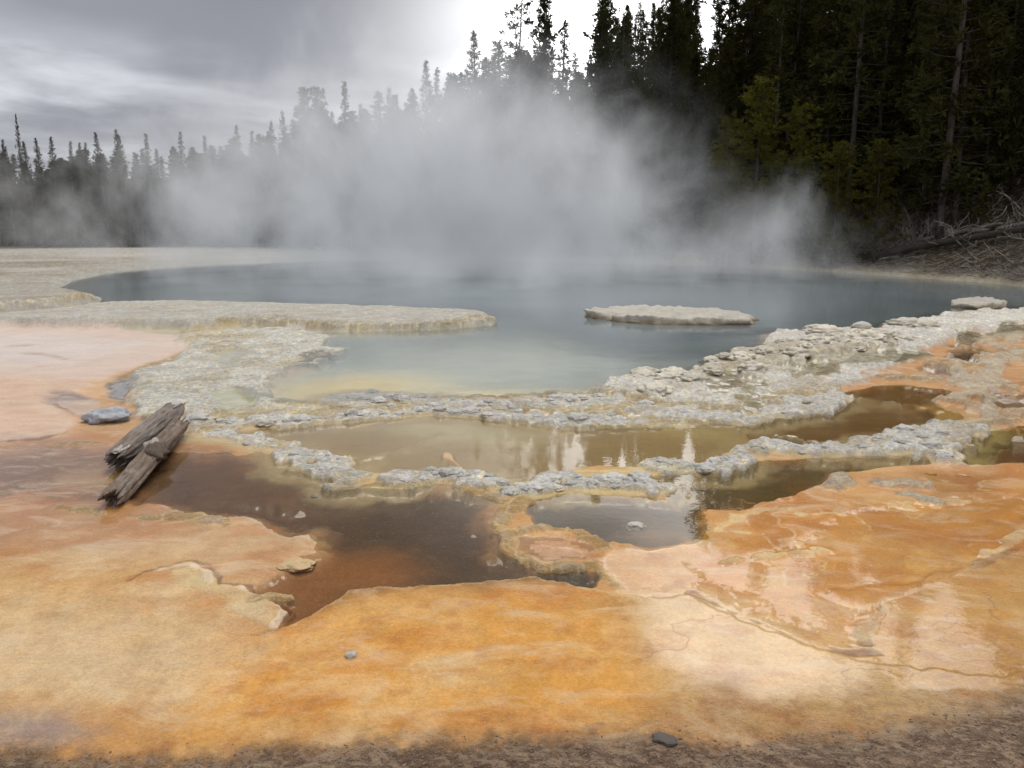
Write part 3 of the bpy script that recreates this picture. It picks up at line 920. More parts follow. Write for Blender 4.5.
# nodules along the rims: each an object of its own
rim_lab = [
    'rounded grey nodule on the rim beside the upper end of the logs',
    'grey sinter nodule in the wide pale band below the yellow shallows',
    'grey sinter nodule on the lower rim above the tan pool',
    'grey nodule on the short rim right of the logs',
    'pale nodule in the small clump at the end of the brown band',
    'grey nodule on the rim between tan pool and dark pool',
    'flat grey nodule in the clump above the grey pool',
    'pale nodule on the thin rim running to the right above the olive pool',
    'pale nodule at the right end of the rim by the dark brown pool',
    'grey nodule on the front edge of the big right crust',
]
for k, (ln, wd) in enumerate(rims):
    P = np.array(ln, float)
    L = np.concatenate(([0], np.cumsum(np.hypot(*np.diff(P, axis=0).T))))
    step = [17, 13, 15, 16, 14, 14, 12, 15, 14, 22][k]
    for t in np.arange(2, L[-1], step):
        t = t + random.uniform(-2, 2)
        u = np.interp(t, L, P[:, 0]); v = np.interp(t, L, P[:, 1])
        sv = (v - HOR) / 800 * wd * 0.55
        for q in range(2 if k in (1, 5, 6) and random.random() < 0.6 else 1):
            uu, vv_ = u + random.gauss(0, 4), v + random.gauss(0, sv * 1.2)
            s = random.uniform(0.45, 1.0) ** 1.0 * random.choice((0.8, 1.0, 1.5))
            if ground_z(*px(uu, vv_)) < PW + 0.004:
                continue
            put_rock('sinter_nodule', random.choice(rocks_v), uu, vv_, 17 * s * random.uniform(.75, 1.35), 7.5 * s, rim_lab[k], 'nodule', 'nodules: ' + rim_lab[k][:48], sink=0.49)
# boulders on the crest of the big right crust
for i in range(34):
    t = random.random()
    u = 640 + 300 * t
    v = np.interp(u, [640, 700, 740, 800, 870, 940], [384, 378, 366, 352, 345, 330]) + random.gauss(0, 7)
    s = random.uniform(0.6, 1.4)
    put_rock('sinter_boulder', random.choice(rocks_c), u, v, 26 * s, 11 * s, 'rough cream lump on the crest of the big right sinter crust', 'rock', 'cream lumps on the right crust', sink=0.47)

# loose grit on the dark strip
random.seed(41)
gv, gf, gt = [], [], []
ico = bmesh.new(); bmesh.ops.create_icosphere(ico, subdivisions=1, radius=1.0)
iv = [v.co.copy() for v in ico.verts]; ic = [[v.index for v in f.verts] for f in ico.faces]; ico.free()
for i in range(3600):
    u = random.uniform(-120, 1150)
    vt = np.interp(u, [0, 100, 400, 640, 720, 880, 1024], [752, 760, 748, 740, 744, 734, 700])
    v = vt + 6 + random.uniform(0.0, 1.0) * 90 - abs(random.gauss(0, 8))
    x, y = px(u, v)
    z = ground_z(x, y)
    r = random.uniform(0.002, 0.0055) * random.choice((1, 1, 1.4))
    b = len(gv)
    q = Matrix.Rotation(random.uniform(0, 6.28), 3, 'Z')
    sx, sy, sz = r * random.uniform(.8, 2.2), r * random.uniform(.7, 1.1), r * random.uniform(.4, .8)
    for c in iv:
        k = random.uniform(0.8, 1.15)
        gv.append(tuple(Vector((x, y, z + sz * 0.3)) + q @ Vector((c.x * sx * k, c.y * sy * k, c.z * sz * k))))
    for f in ic:
        gf += [b + j for j in f]; gt.append(3)
m_grit = stone_mat('grit', C(176, 150, 126, 1.1), C(128, 106, 86, 1.1), C(214, 194, 170, 1.1), 30.0)
grv = obj('gravel', mesh_np('gravel', gv, gf, gt, m_grit))
tag(grv, 'brown and grey grit lying on the dark strip nearest the camera', 'gravel', kind='stuff')

# ------------------------------------------------------------------ wood


def wood_mat(name, c1, c2, c3, stretch=(1.2, 18, 18), bump=1.0):
    m, nt, out = new_mat(name)
    g = G(nt)
    tc = g.n('ShaderNodeTexCoord')
    mp = g.n('ShaderNodeMapping'); mp.inputs['Scale'].default_value = stretch
    nt.links.new(tc.outputs['Object'], mp.inputs['Vector'])
    a = g.noise(mp.outputs[0], 2.0, 6, 0.7, 0.3)
    b = g.noise(tc.outputs['Object'], 7, 4, 0.6)
    cr = g.noise(mp.outputs[0], 2.6, 4, 0.6)
    c = g.mixc(g.remap(a, 0.38, 0.62), c4(c1), c4(c2))
    c = g.mixc(g.remap(b, 0.5, 0.68, 0, 0.7), c, c4(c3))
    c = g.mixc(g.remap(cr, 0.57, 0.66, 0, 0.85), c, (0.025, 0.02, 0.015, 1))
    p = g.n('ShaderNodeBsdfPrincipled')
    g.put(p.inputs['Base Color'], c)
    p.inputs['Roughness'].default_value = 0.85
    h = g.math('ADD', a, g.math('MULTIPLY', cr, -0.5))
    g.put(p.inputs['Normal'], g.bump(h, bump, 0.03))
    nt.links.new(p.outputs[0], out.inputs[0])
    return m


m_log = wood_mat('weathered_wood', C(176, 164, 154), C(126, 112, 102), C(140, 112, 90))
m_log2 = wood_mat('rotten_wood', C(160, 138, 120), C(110, 88, 72), C(176, 160, 146))
m_heart = wood_mat('broken_wood', C(236, 230, 222, 1.3), C(214, 200, 188, 1.2), C(140, 116, 98), (2, 5, 5))
m_dead = wood_mat('dead_branch_wood', lin((176, 168, 160)) * .7, lin((140, 132, 124)) * .7, lin((104, 92, 80)) * .6, (1, 1, 1), 0.3)
m_fall = wood_mat('fallen_trunk_wood', lin((92, 80, 70)) * .5, lin((66, 56, 48)) * .5, lin((100, 92, 84)) * .5, (1.0, 5, 5), 0.4)


def log_mesh(name, length, r0, r1, seed, mat, sides=40, rings=90, jag=0.10, groove=0.12, flat=1.0):
    """trunk along +X from 0 to length: furrowed, slightly bent, with splintered ends"""
    vs = []
    for i in range(rings + 1):
        t = i / rings
        for j in range(sides):
            a = 2 * math.pi * j / sides
            r = r0 + (r1 - r0) * t
            d = Vector((math.cos(a), math.sin(a), 0))
            k = 1 + 0.16 * mnoise.fractal(Vector((t * length * 1.4, d.x * 0.9 + seed, d.y * 0.9)), 1, 2, 3)
            k += groove * (mnoise.noise(Vector((t * length * 0.8, d.x * 4.2 + seed * 2, d.y * 4.2))))
            k -= 0.10 * max(0.0, mnoise.noise(Vector((t * length * 1.1 + seed, d.x * 9, d.y * 9))) - 0.05) * 2
            k += 0.06 * mnoise.fractal(Vector((t * length * 6, d.x * 7 + seed, d.y * 7)), 1, 2, 3)
            x = t * length
            e = mnoise.noise(Vector((seed * 5.1, d.x * 2.4, d.y * 2.4))) * jag * 1.6 + mnoise.noise(Vector((seed, d.x * 6, d.y * 6))) * jag
            wt = max(0, (t - 0.8) / 0.2)
            w0 = max(0, (0.2 - t) / 0.2)
            x += e * wt * 1.3 - e * w0
            end = 1 - 0.18 * max(0, (t - 0.93) / 0.07) ** 2 - 0.22 * max(0, (0.06 - t) / 0.06) ** 2
            yb = 0.05 * math.sin(t * 3.1 + seed) * length * 0.15
            vs.append((x, d.x * r * k * end + yb, d.y * r * k * end * flat))
    fl, tt = [], []
    for i in range(rings):
        for j in range(sides):
            a = i * sides + j; b = i * sides + (j + 1) % sides
            fl += [a, a + sides, b + sides, b]; tt.append(4)
    # hollowed ends
    for side, base in ((0, 0), (1, rings * sides)):
        ring = [vs[base + j] for j in range(sides)]
        cx = sum(q[0] for q in ring) / sides; cy = sum(q[1] for q in ring) / sides; cz = sum(q[2] for q in ring) / sides
        inner = len(vs)
        for j, q in enumerate(ring):
            dx = (0.06 if side == 0 else -0.06)
            vs.append((q[0] * 0.4 + cx * 0.6 + dx * random.uniform(0.3, 1.2), cy + (q[1] - cy) * 0.55, cz + (q[2] - cz) * 0.55))
        ctr = len(vs)
        vs.append((cx + (0.08 if side == 0 else -0.08), cy, cz))
        for j in range(sides):
            a, b = base + j, base + (j + 1) % sides
            ia, ib = inner + j, inner + (j + 1) % sides
            if side == 0:
                fl += [a, b, ib, ia]; fl += [ia, ib, ctr]
            else:
                fl += [a, ia, ib, b]; fl += [ia, ctr, ib]
            tt += [4, 3]
    return mesh_np(name, vs, fl, tt, mat)


def place_axis(o, A, B):
    A, B = Vector(A), Vector(B)
    o.location = A
    o.rotation_mode = 'QUATERNION'
    o.rotation_quaternion = (B - A).to_track_quat('X', 'Z')


def logpt(u, v, z):
    x, y = px(u, v, z)
    return Vector((x, y, z))


# upper log and front log of the split trunk
A, B = logpt(117, 459, 0.05), logpt(173, 412, 0.11)
Lg = (B - A).length
e = bpy.data.objects.new('weathered_log', None); COL.objects.link(e)
place_axis(e, A, B)
tag(e, 'upper grey weathered log with a splintered white lower end', 'log')
obj('trunk', log_mesh('trunk', Lg, 0.092, 0.118, 1.3, m_log, groove=0.2, jag=0.16), e)
obj('splintered_end', rock_mesh('splint', 71, m_heart, 3, 0.5, 0.6, 1.6), e, loc=(0.10, 0.0, 0.066), sc=(0.16, 0.06, 0.04))
obj('pale_splinter', rock_mesh('splint', 72, m_heart, 3, 0.5, 0.6, 1.6), e, loc=(Lg - 0.10, -0.05, 0.09), sc=(0.14, 0.05, 0.04))
fl_, tt_, vs_ = [], [], []
A2, B2 = logpt(110, 500, 0.0), logpt(182, 424, 0.07)
L2 = (B2 - A2).length
e2 = bpy.data.objects.new('weathered_log', None); COL.objects.link(e2)
place_axis(e2, A2, B2)
tag(e2, 'lower brown rotten log with a pale broken knot at its middle', 'log')
obj('trunk', log_mesh('trunk', L2, 0.090, 0.083, 4.1, m_log2, groove=0.24, jag=0.14), e2)
obj('broken_knot', rock_mesh('knot', 73, m_heart, 3, 0.7, 0.55, 1.8), e2, loc=(L2 * 0.56, 0.02, 0.06), sc=(0.12, 0.07, 0.075))
obj('knot_bark', rock_mesh('knot', 74, m_log2, 3, 0.7, 0.6, 1.8), e2, loc=(L2 * 0.49, -0.04, 0.04), sc=(0.20, 0.10, 0.11))


class MB:
    def __init__(s):
        s.v, s.f, s.t = [], [], []

    def tube(s, pts, radii, sides=6):
        b = len(s.v)
        n = len(pts)
        for i, p in enumerate(pts):
            d = (pts[min(i + 1, n - 1)] - pts[max(i - 1, 0)]).normalized()
            q = d.to_track_quat('Z', 'Y')
            for j in range(sides):
                a = 2 * math.pi * j / sides
                s.v.append(tuple(p + q @ Vector((math.cos(a) * radii[i], math.sin(a) * radii[i], 0))))
        for i in range(n - 1):
            for j in range(sides):
                x, y = b + i * sides + j, b + i * sides + (j + 1) % sides
                s.f += [x, y, y + sides, x + sides]; s.t.append(4)
        s.f += [b + (n - 1) * sides + j for j in range(sides)]; s.t.append(sides)
        s.f += [b + j for j in reversed(range(sides))]; s.t.append(sides)

    def build(s, name, mat, smooth=True):
        return mesh_np(name, s.v, s.f, s.t, mat, smooth)


def crooked(p, d, L, n=6, wob=0.18, up=0.0):
    pts = [p.copy()]
    d = d.normalized()
    for i in range(n):
        d = (d + Vector((random.gauss(0, wob), random.gauss(0, wob), random.gauss(0, wob) + up))).normalized()
        pts.append(pts[-1] + d * (L / n))
    return pts


def branchy(L, r, seed, twigs=7, sides=6, up=0.0, wob=0.12):
    """a dead limb along +X with side twigs"""
    random.seed(seed)
    mb = MB()
    main = crooked(Vector((0, 0, r)), Vector((1, 0, 0.05)), L, 9, wob, up)
    rad = [r * (1 - 0.75 * i / 9) for i in range(10)]
    mb.tube(main, rad, sides)
    for k in range(twigs):
        i = random.randint(2, 9)
        d = Vector((random.uniform(0.2, 1), random.uniform(-1, 1), random.uniform(0.0, 1.2)))
        tl = L * random.uniform(0.15, 0.4)
        tw = crooked(main[i], d, tl, 5, 0.3)
        mb.tube(tw, [max(rad[i] * 0.55 * (1 - 0.8 * j / 5), 0.006) for j in range(6)], 5)
        if random.random() < 0.6:
            d2 = Vector((random.uniform(-0.5, 1), random.uniform(-1, 1), random.uniform(-0.2, 1)))
            mb.tube(crooked(tw[3], d2, tl * 0.5, 4, 0.3), [max(rad[i] * 0.3 * (1 - 0.8 * j / 4), 0.005) for j in range(5)], 4)
    return mb


def on_ground(u, v, y):
    p = at(u, v, y)
    p.z = ground_z(p.x, p.y)
    return p


def hit(u, v, y0=24.0, y1=75.0):
    y = y0
    while y < y1:
        p = at(u, v, y)
        if p.z <= ground_z(p.x, p.y):
            break
        y += 0.15
    p = at(u, v, y)
    return Vector((p.x, p.y, ground_z(p.x, p.y)))


# fallen trunks on the right bank
falls = [((868, 258), (1090, 228), 30, 34, 0.20, 0.12, 'long dark fallen trunk sloping along the right bank above the pool', m_fall, 6),
         ((925, 236), (985, 240), 33, 32, 0.13, 0.09, 'short pale fallen trunk above the long dark trunk on the right bank', m_dead, 4),
         ((905, 246), (1000, 232), 33, 35, 0.10, 0.07, 'thin grey fallen trunk lying behind the dead brush', m_dead, 5),
         ((985, 236), (1060, 226), 33, 36, 0.14, 0.10, 'grey fallen trunk at the right edge of the bank', m_dead, 5),
         ((626, 247), (668, 257), 60, 56, 0.13, 0.07, 'thin pole lying on the far shore in the steam', m_dead, 0)]
for (u0, v0), (u1, v1), y0, y1, r0, r1, lab, mt, tw in falls:
    a, b = hit(u0, v0), hit(u1, v1)
    a.z += 0.12; b.z += 0.15 + 0.25 * (tw > 0)
    L = (b - a).length
    e = bpy.data.objects.new('fallen_trunk', None); COL.objects.link(e)
    place_axis(e, a, b)
    tag(e, lab, 'fallen trunk')
    random.seed(int(u0))
    obj('trunk', log_mesh('trunk', L, r0, r1, u0 * 0.1, mt, 16, 40, 0.1, 0.1), e)
    for k in range(tw * 2):
        x = random.uniform(0.15, 0.95) * L
        mb = MB()
        d = Vector((random.uniform(-0.4, 1), random.uniform(-1, 1), random.uniform(0.1, 1.0)))
        pts = crooked(Vector((x, 0, r0 * 0.4)), d, random.uniform(0.5, 1.5), 6, 0.3)
        mb.tube(pts, [0.04 * (1 - 0.8 * j / 6) for j in range(7)], 5)
        obj('branch', mb.build('branch', m_dead), e)

# dead branches strewn over the bank
var_b = [branchy(random.uniform(1.6, 3.0), random.uniform(0.035, 0.06), 300 + i, random.randint(4, 9)).build('dead_branch', m_dead) for i in range(8)]
random.seed(77)
for i in range(95):
    u = random.uniform(830, 1110); p = hit(u, random.uniform(205, 268 + (u - 850) * 0.06))
    if p.z < 0.1:
        continue
    o = obj('dead_branch', random.choice(var_b), loc=(p.x, p.y, p.z + 0.03), rz=random.uniform(0, 6.28), sc=random.uniform(0.5, 1.15))
    o.rotation_euler = (random.uniform(-.3, .3), random.uniform(-0.5, 0.05), random.uniform(0, 6.28))
    tag(o, 'bleached dead branch among the litter on the right bank', 'branch', 'dead branches strewn over the right bank')
# twigs and litter lying on the soil of the bank
random.seed(91)
mb = MB()
for i in range(2600):
    u = random.uniform(760, 1180); y = np.interp(u, [760, 900, 1000, 1180], [43, 35.5, 31.0, 24.5]) + random.uniform(0.3, 9) * random.random()
    p = at(u, 240, y); z = ground_z(p.x, p.y)
    if z < 0.12:
        continue
    a = random.uniform(0, 3.14); L = random.uniform(0.12, 0.6)
    dx = Vector((math.cos(a) * L, math.sin(a) * L, random.uniform(-.05, .16)))
    q0 = Vector((p.x, p.y, z + 0.02))
    mb.tube([q0, q0 + dx * 0.5 + Vector((0, 0, .02)), q0 + dx], [0.014, 0.012, 0.006], 3)
lit = obj('litter', mb.build('litter', m_dead))
tag(lit, 'grey twigs and wood litter scattered over the soil of the right bank', 'litter', kind='stuff')
# pale root snag
for (u, v, y, L, sd, lab) in ((975, 237, 33, 1.9, 501, 'pale twisted root snag standing up from the right bank'), (905, 200, 37, 2.4, 502, 'bare crooked limb reaching out under the yellow green bush'), (1018, 185, 36, 1.8, 503, 'pale broken limb at the far right in the dark forest edge')):
    p = hit(u, v)
    mb = branchy(L, 0.10 if sd == 501 else 0.05, sd, 6, 7, 0.05, 0.28)
    o = obj('root_snag' if sd == 501 else 'bare_limb', mb.build('snag', m_dead), loc=(p.x, p.y, p.z if sd == 501 else p.z - 0.1), rz=0.3 if sd != 501 else 2.6)
    o.rotation_euler = (0, -0.6 if sd == 501 else -0.9, o.rotation_euler[2])
    if sd == 501:
        o.rotation_euler = (0, -0.5, 0.4)
    tag(o, lab, 'snag' if sd == 501 else 'limb')


def dead_shrub(seed, h=2.2, n=26):
    random.seed(seed)
    mb = MB()
    for k in range(n):
        a = random.uniform(0, 6.28)
        d = Vector((math.cos(a) * random.uniform(0.2, 1.0), math.sin(a) * random.uniform(0.2, 1.0), random.uniform(0.5, 1.2)))
        L = h * random.uniform(0.5, 1.1)
        st = Vector((random.gauss(0, .25), random.gauss(0, .25), 0))
        pts = crooked(st, d, L, 7, 0.16)
        mb.tube(pts, [0.022 * (1 - 0.8 * j / 7) for j in range(8)], 4)
        for q in range(4):
            i = random.randint(2, 6)
            d2 = (d + Vector((random.gauss(0, .8), random.gauss(0, .8), random.gauss(0, .6))))
            mb.tube(crooked(pts[i], d2, L * random.uniform(.2, .45), 4, 0.25), [0.011 * (1 - 0.7 * j / 4) for j in range(5)], 3)
    return mb.build('dead_shrub', m_dead)


sh_v = [dead_shrub(600 + i) for i in range(4)]
random.seed(78)
shr = [(840, 252), (862, 255), (880, 256), (898, 254), (915, 247), (870, 243), (890, 238), (850, 243), (826, 250), (905, 233), (930, 232), (800, 252), (770, 250)]
for i, (u, y) in enumerate(shr):
    p = hit(u, y)
    o = obj('dead_shrub', sh_v[i % 4], loc=(p.x, p.y, p.z - 0.05), rz=random.uniform(0, 6.28), sc=random.uniform(0.75, 1.15))
    tag(o, 'bare grey dead shrub in the tangle at the bank left of the long trunk', 'shrub', 'bare dead shrubs on the right bank')

# ------------------------------------------------------------------ trees


def foliage_mat(name, c1, c2, c3):
    m, nt, out = new_mat(name)
    g = G(nt)
    tc = g.n('ShaderNodeTexCoord'); oi = g.n('ShaderNodeObjectInfo')
    a = g.noise(tc.outputs['Object'], 0.9, 4, 0.6)
    b = g.noise(tc.outputs['Object'], 7.0, 2, 0.6)
    c = g.mixc(g.remap(a, 0.35, 0.65), c4(c1), c4(c2))
    c = g.mixc(g.remap(b, 0.5, 0.72, 0, 0.7), c, c4(c3))
    hsv = g.n('ShaderNodeHueSaturation')
    g.put(hsv.inputs['Hue'], g.remap(oi.outputs['Random'], 0, 1, 0.475, 0.515))
    g.put(hsv.inputs['Value'], g.remap(oi.outputs['Random'], 0, 1, 0.75, 1.2))
    nt.links.new(c, hsv.inputs['Color'])
    d = g.n('ShaderNodeBsdfDiffuse'); nt.links.new(hsv.outputs[0], d.inputs[0])
    t = g.n('ShaderNodeBsdfTranslucent'); nt.links.new(hsv.outputs[0], t.inputs[0])
    mx = g.n('ShaderNodeMixShader'); mx.inputs[0].default_value = 0.22
    nt.links.new(d.outputs[0], mx.inputs[1]); nt.links.new(t.outputs[0], mx.inputs[2])
    nt.links.new(mx.outputs[0], out.inputs[0])
    return m


m_needle = foliage_mat('pine_needles', (0.029, 0.032, 0.011), (0.041, 0.042, 0.014), (0.058, 0.054, 0.020))
m_bush = foliage_mat('young_pine_needles', (0.066, 0.068, 0.013), (0.092, 0.088, 0.018), (0.125, 0.113, 0.028))
m_bark = wood_mat('pine_bark', (0.075, 0.062, 0.052), (0.048, 0.039, 0.032), (0.032, 0.025, 0.02), (8, 8, 1.2), 0.5)
m_snag = wood_mat('grey_bark', (0.21, 0.195, 0.18), (0.15, 0.135, 0.12), (0.09, 0.08, 0.07), (8, 8, 1.2), 0.5)

TH = 18.0


def tree_meshes(kind, seed):
    rs = np.random.default_rng(seed)
    random.seed(seed)
    mb = MB()
    bend = rs.normal(0, 0.25, 2)
    nseg = 12
    r_b = {'spire': 0.14, 'lodge': 0.13, 'sparse': 0.13, 'dense': 0.14, 'snag': 0.16, 'bush': 0.14}[kind]

    def axis(t):
        return Vector((bend[0] * t * t, bend[1] * t * t, t * TH))
    mb.tube([axis(i / nseg) for i in range(nseg + 1)], [r_b * (1 - i / nseg) ** 0.8 + 0.025 for i in range(nseg + 1)], 9)
    t0, nb = {'spire': (0.10, 110), 'lodge': (0.42, 80), 'sparse': (0.38, 52), 'dense': (0.16, 130), 'snag': (0.2, 40), 'bush': (0.04, 90)}[kind]
    cl_c, cl_d, cl_s = [], [], []
    # dead lower twigs
    for k in range(22 if kind != 'bush' else 4):
        t = rs.uniform(0.06, max(t0, 0.2) + 0.1)
        a = rs.uniform(0, 6.28)
        L = rs.uniform(0.5, 1.5)
        d = Vector((math.cos(a), math.sin(a), rs.uniform(-0.35, 0.1)))
        mb.tube(crooked(axis(t), d, L, 4, 0.15), [0.022, 0.018, 0.014, 0.01, 0.006], 3)
    gaps = rs.uniform(0, 1, 9)
    for k in range(nb):
        t = t0 + (1 - t0) * ((k + rs.uniform(0, 1)) / nb) ** 0.92
        s = (t - t0) / (1 - t0)
        a = k * 2.4 + rs.uniform(-0.6, 0.6)
        gp = gaps[int(s * 8.99)]
        if kind == 'spire':
            L = (0.165 * TH) * (1 - s) ** 1.05 * rs.uniform(0.6, 1.1) + 0.08; tilt = 0.25 - 0.55 * (1 - s)
        elif kind == 'dense':
            L = (0.19 * TH) * (1 - s) ** 0.9 * (0.55 + 0.5 * min(1, s * 4)) * rs.uniform(0.55, 1.15) + 0.1; tilt = 0.35 - 0.45 * (1 - s)
        elif kind == 'bush':
            L = (0.24 * TH) * (1 - s) ** 0.42 * rs.uniform(0.35, 1.15) * (0.45 + 0.75 * gaps[int((a % 6.283) / 6.283 * 4.99)] + 0.3 * gp) + 0.3; tilt = 0.6 - 0.4 * (1 - s)
        elif kind == 'snag':
            L = 0.05 * TH * (1 - 0.6 * s) * rs.uniform(0.3, 1.1); tilt = rs.uniform(-0.4, 0.1)
        else:
            L = (0.115 * TH) * (max(0.02, 1 - s) ** 0.5) * (0.45 + 0.7 * min(1, s * 3)) * rs.uniform(0.5, 1.15) + 0.2; tilt = 0.45 - 0.5 * (1 - s)
            if gp < 0.25:
                L *= 0.55
        d = Vector((math.cos(a), math.sin(a), tilt))
        pts = crooked(axis(t), d, L, 4, 0.1, 0.05)
        mb.tube(pts, [0.03, 0.024, 0.018, 0.012, 0.007], 3)
        if kind == 'snag':
            continue
        n = max(2, int(L / (0.42 if kind != 'sparse' else 0.55)))
        for q in range(n + 1):
            f = 0.28 + 0.72 * q / n
            if rs.uniform() < (0.30 if kind == 'sparse' else 0.10):
                continue
            i = min(int(f * 4), 3)
            p = pts[i].lerp(pts[i + 1], f * 4 - i)
            dd = (pts[4] - pts[0]).normalized()
            for z in range(1 if kind in ('spire', 'sparse') else 2):
                off = Vector(rs.normal(0, 0.16, 3)) * (0.5 + L * 0.25)
                cl_c.append(p + off * (0.35 + 0.65 * min(1, L / 1.2))); cl_d.append(dd); cl_s.append(rs.uniform(0.7, 1.25) * (0.5 + 0.5 * min(1, L / 1.0)))
    trunk = mb.build('trunk', m_snag if kind == 'snag' else m_bark)
    if kind == 'snag':
        return trunk, None
    cl_c.append(axis(1.0)); cl_d.append(Vector((0, 0, 1))); cl_s.append(0.9)
    Cc = np.array(cl_c); Dd = np.array(cl_d); Ss = np.array(cl_s)
    K = 13
    M = len(Cc) * K
    c = np.repeat(Cc, K, 0); d = np.repeat(Dd, K, 0); s = np.repeat(Ss, K)[:, None]
    dirs = rs.normal(0, 1, (M, 3)); dirs /= np.linalg.norm(dirs, axis=1)[:, None]
    dirs = dirs * 0.85 + d * 0.55 + np.array([0, 0, 0.22])
    dirs /= np.linalg.norm(dirs, axis=1)[:, None]
    side = np.cross(dirs, rs.normal(0, 1, (M, 3))); side /= np.linalg.norm(side, axis=1)[:, None]
    ln = rs.uniform(0.22, 0.46, (M, 1)) * s
    wd = rs.uniform(0.035, 0.075, (M, 1)) * s
    o_ = c + rs.normal(0, 0.07, (M, 3))
    v = np.stack((o_ - side * wd * 0.5, o_ + dirs * ln * 0.5 - side * wd, o_ + dirs * ln, o_ + dirs * ln * 0.5 + side * wd), 1).reshape(-1, 3)
    crown = mesh_np('crown', v, np.arange(M * 4), np.full(M, 4), m_bush if kind == 'bush' else m_needle, False)
    return trunk, crown


VAR = {k: [tree_meshes(k, 1000 + 50 * i + n * 7) for n in range(cnt)] for i, (k, cnt) in enumerate((('spire', 4), ('lodge', 4), ('sparse', 3), ('dense', 4), ('snag', 2), ('bush', 2)))}
tree_pts = []
NAMES = {'spire': 'fir_tree', 'lodge': 'lodgepole_pine', 'sparse': 'sparse_pine', 'dense': 'dense_pine', 'snag': 'dead_tree', 'bush': 'young_pine'}


def tree(kind, x, y, h, label, group=None, sxy=1.0, lean=0.0):
    tr, cr = random.choice(VAR[kind])
    e = bpy.data.objects.new(NAMES[kind], None); COL.objects.link(e)
    s = h / TH
    e.location = (x, y, ground_z(x, y) - 0.1)
    e.scale = (s * sxy, s * sxy, s)
    e.rotation_euler = (random.gauss(0, 0.012), random.gauss(0, 0.012) + lean, random.uniform(0, 6.28))
    tag(e, label, 'tree' if kind != 'bush' else 'young pine', group)
    obj('trunk', tr, e)
    if cr:
        obj('crown', cr, e)
    tree_pts.append((x, y))
    return e


def free(x, y, d):
    return all((x - a) ** 2 + (y - b) ** 2 > d * d for a, b in tree_pts)


def tree_px(kind, u, vtop, y, label, group=None, sxy=1.0):
    """a tree whose top stands at this place, y metres ahead"""
    p = at(u, vtop, y)
    z0 = ground_z(p.x, p.y)
    return tree(kind, p.x, p.y, max(p.z - z0, 2.0), label, group, sxy)


random.seed(901)
tree_px('spire', 16, 115, 110, 'tall narrow fir tip rising above the forest at the far left', sxy=0.42)
tree_px('sparse', 513, -6, 66, 'tall sparse see-through pine against the bright gap in the clouds')
tree_px('lodge', 541, -4, 66, 'tufted pine standing just right of the sparse see-through pine', sxy=.8)
tree_px('spire', 559, 24, 64, 'dense pointed fir in the bright sky gap, right of the tufted pine', sxy=1.1)
tree_px('spire', 576, 52, 66, 'small slender fir in the lowest part of the sky gap')
tree_px('spire', 590, 66, 66, 'short fir at the right end of the sky gap')
tree_px('dense', 606, -12, 60, 'big dense pine bounding the bright sky gap on its right', sxy=1.15)
tree_px('spire', 476, 34, 72, 'pale pointed fir half lost in steam, left of the sparse pine')
tree_px('lodge', 492, 58, 72, 'low ragged pine in steam between the pointed fir and the sparse pine')
tree_px('spire', 530, 60, 64, 'low fir below the tufted pine in the steam')
for u, vt, kd in ((306, 90, 'lodge'), (318, 88, 'lodge'), (344, 82, 'spire'), (386, 88, 'spire'), (398, 96, 'spire'), (422, 62, 'spire'), (433, 70, 'spire'), (455, 76, 'lodge'), (362, 104, 'spire'), (330, 112, 'spire'), (444, 84, 'dense'), (410, 90, 'dense')):
    tree_px(kd, u, vt, 84 + random.uniform(-4, 4), 'misty fir whose top shows above the main steam cloud', 'misty firs above the steam cloud', sxy=1.0)
for u, vt, kd in ((236, 126, 'spire'), (250, 132, 'spire'), (100, 133, 'spire'), (118, 130, 'spire'), (122, 136, 'spire'), (50, 137, 'spire'), (38, 139, 'spire'), (66, 142, 'spire'), (76, 143, 'spire'), (86, 143, 'spire'), (146, 134, 'spire'), (4, 140, 'spire'), (26, 142, 'spire'), (180, 132, 'spire'), (204, 136, 'spire'), (268, 122, 'spire'), (284, 112, 'spire')):
    tree_px(kd, u, vt, 104 + random.uniform(-2, 3), 'dark fir making the skyline of the far left forest', 'skyline firs of the far left forest')
# rows of the far-left forest
prof_u = [-250, 0, 60, 150, 250, 300, 340, 420, 470, 500, 540, 560, 600]
prof_v = [150, 152, 148, 146, 138, 118, 106, 88, 62, 42, 40, 70, 60]
for row in range(4):
    u = -260 + row * 9
    while u < 600:
        y = np.interp(u, [-260, 0, 150, 340, 450, 600], [106, 108, 106, 90, 74, 62]) + row * 3.6 + random.uniform(-1.3, 1.3)
        vt = np.interp(u, prof_u, prof_v) + random.uniform(-2, 24)
        p = at(u, vt, y)
        if free(p.x, p.y, 1.6):
            kd = random.choice(['spire', 'spire', 'dense', 'lodge'] if row < 2 else ['dense', 'spire', 'spire'])
            zone = 'far left forest' if u < 160 else ('forest behind the main steam cloud' if u < 440 else 'misty forest below the bright sky gap')
            lab = {'spire': 'dark pointed fir in the ', 'dense': 'dark bushy pine in the ', 'lodge': 'bare stemmed pine in the '}[kd] + zone
            tree(kd, p.x, p.y, max(p.z - ground_z(p.x, p.y), 5), lab, zone + ' ' + NAMES[kd], sxy=random.uniform(1.2, 1.6) if row < 2 else random.uniform(1.5, 2.1))
        u += random.uniform(15, 26) * (85.0 / y) ** 0.6
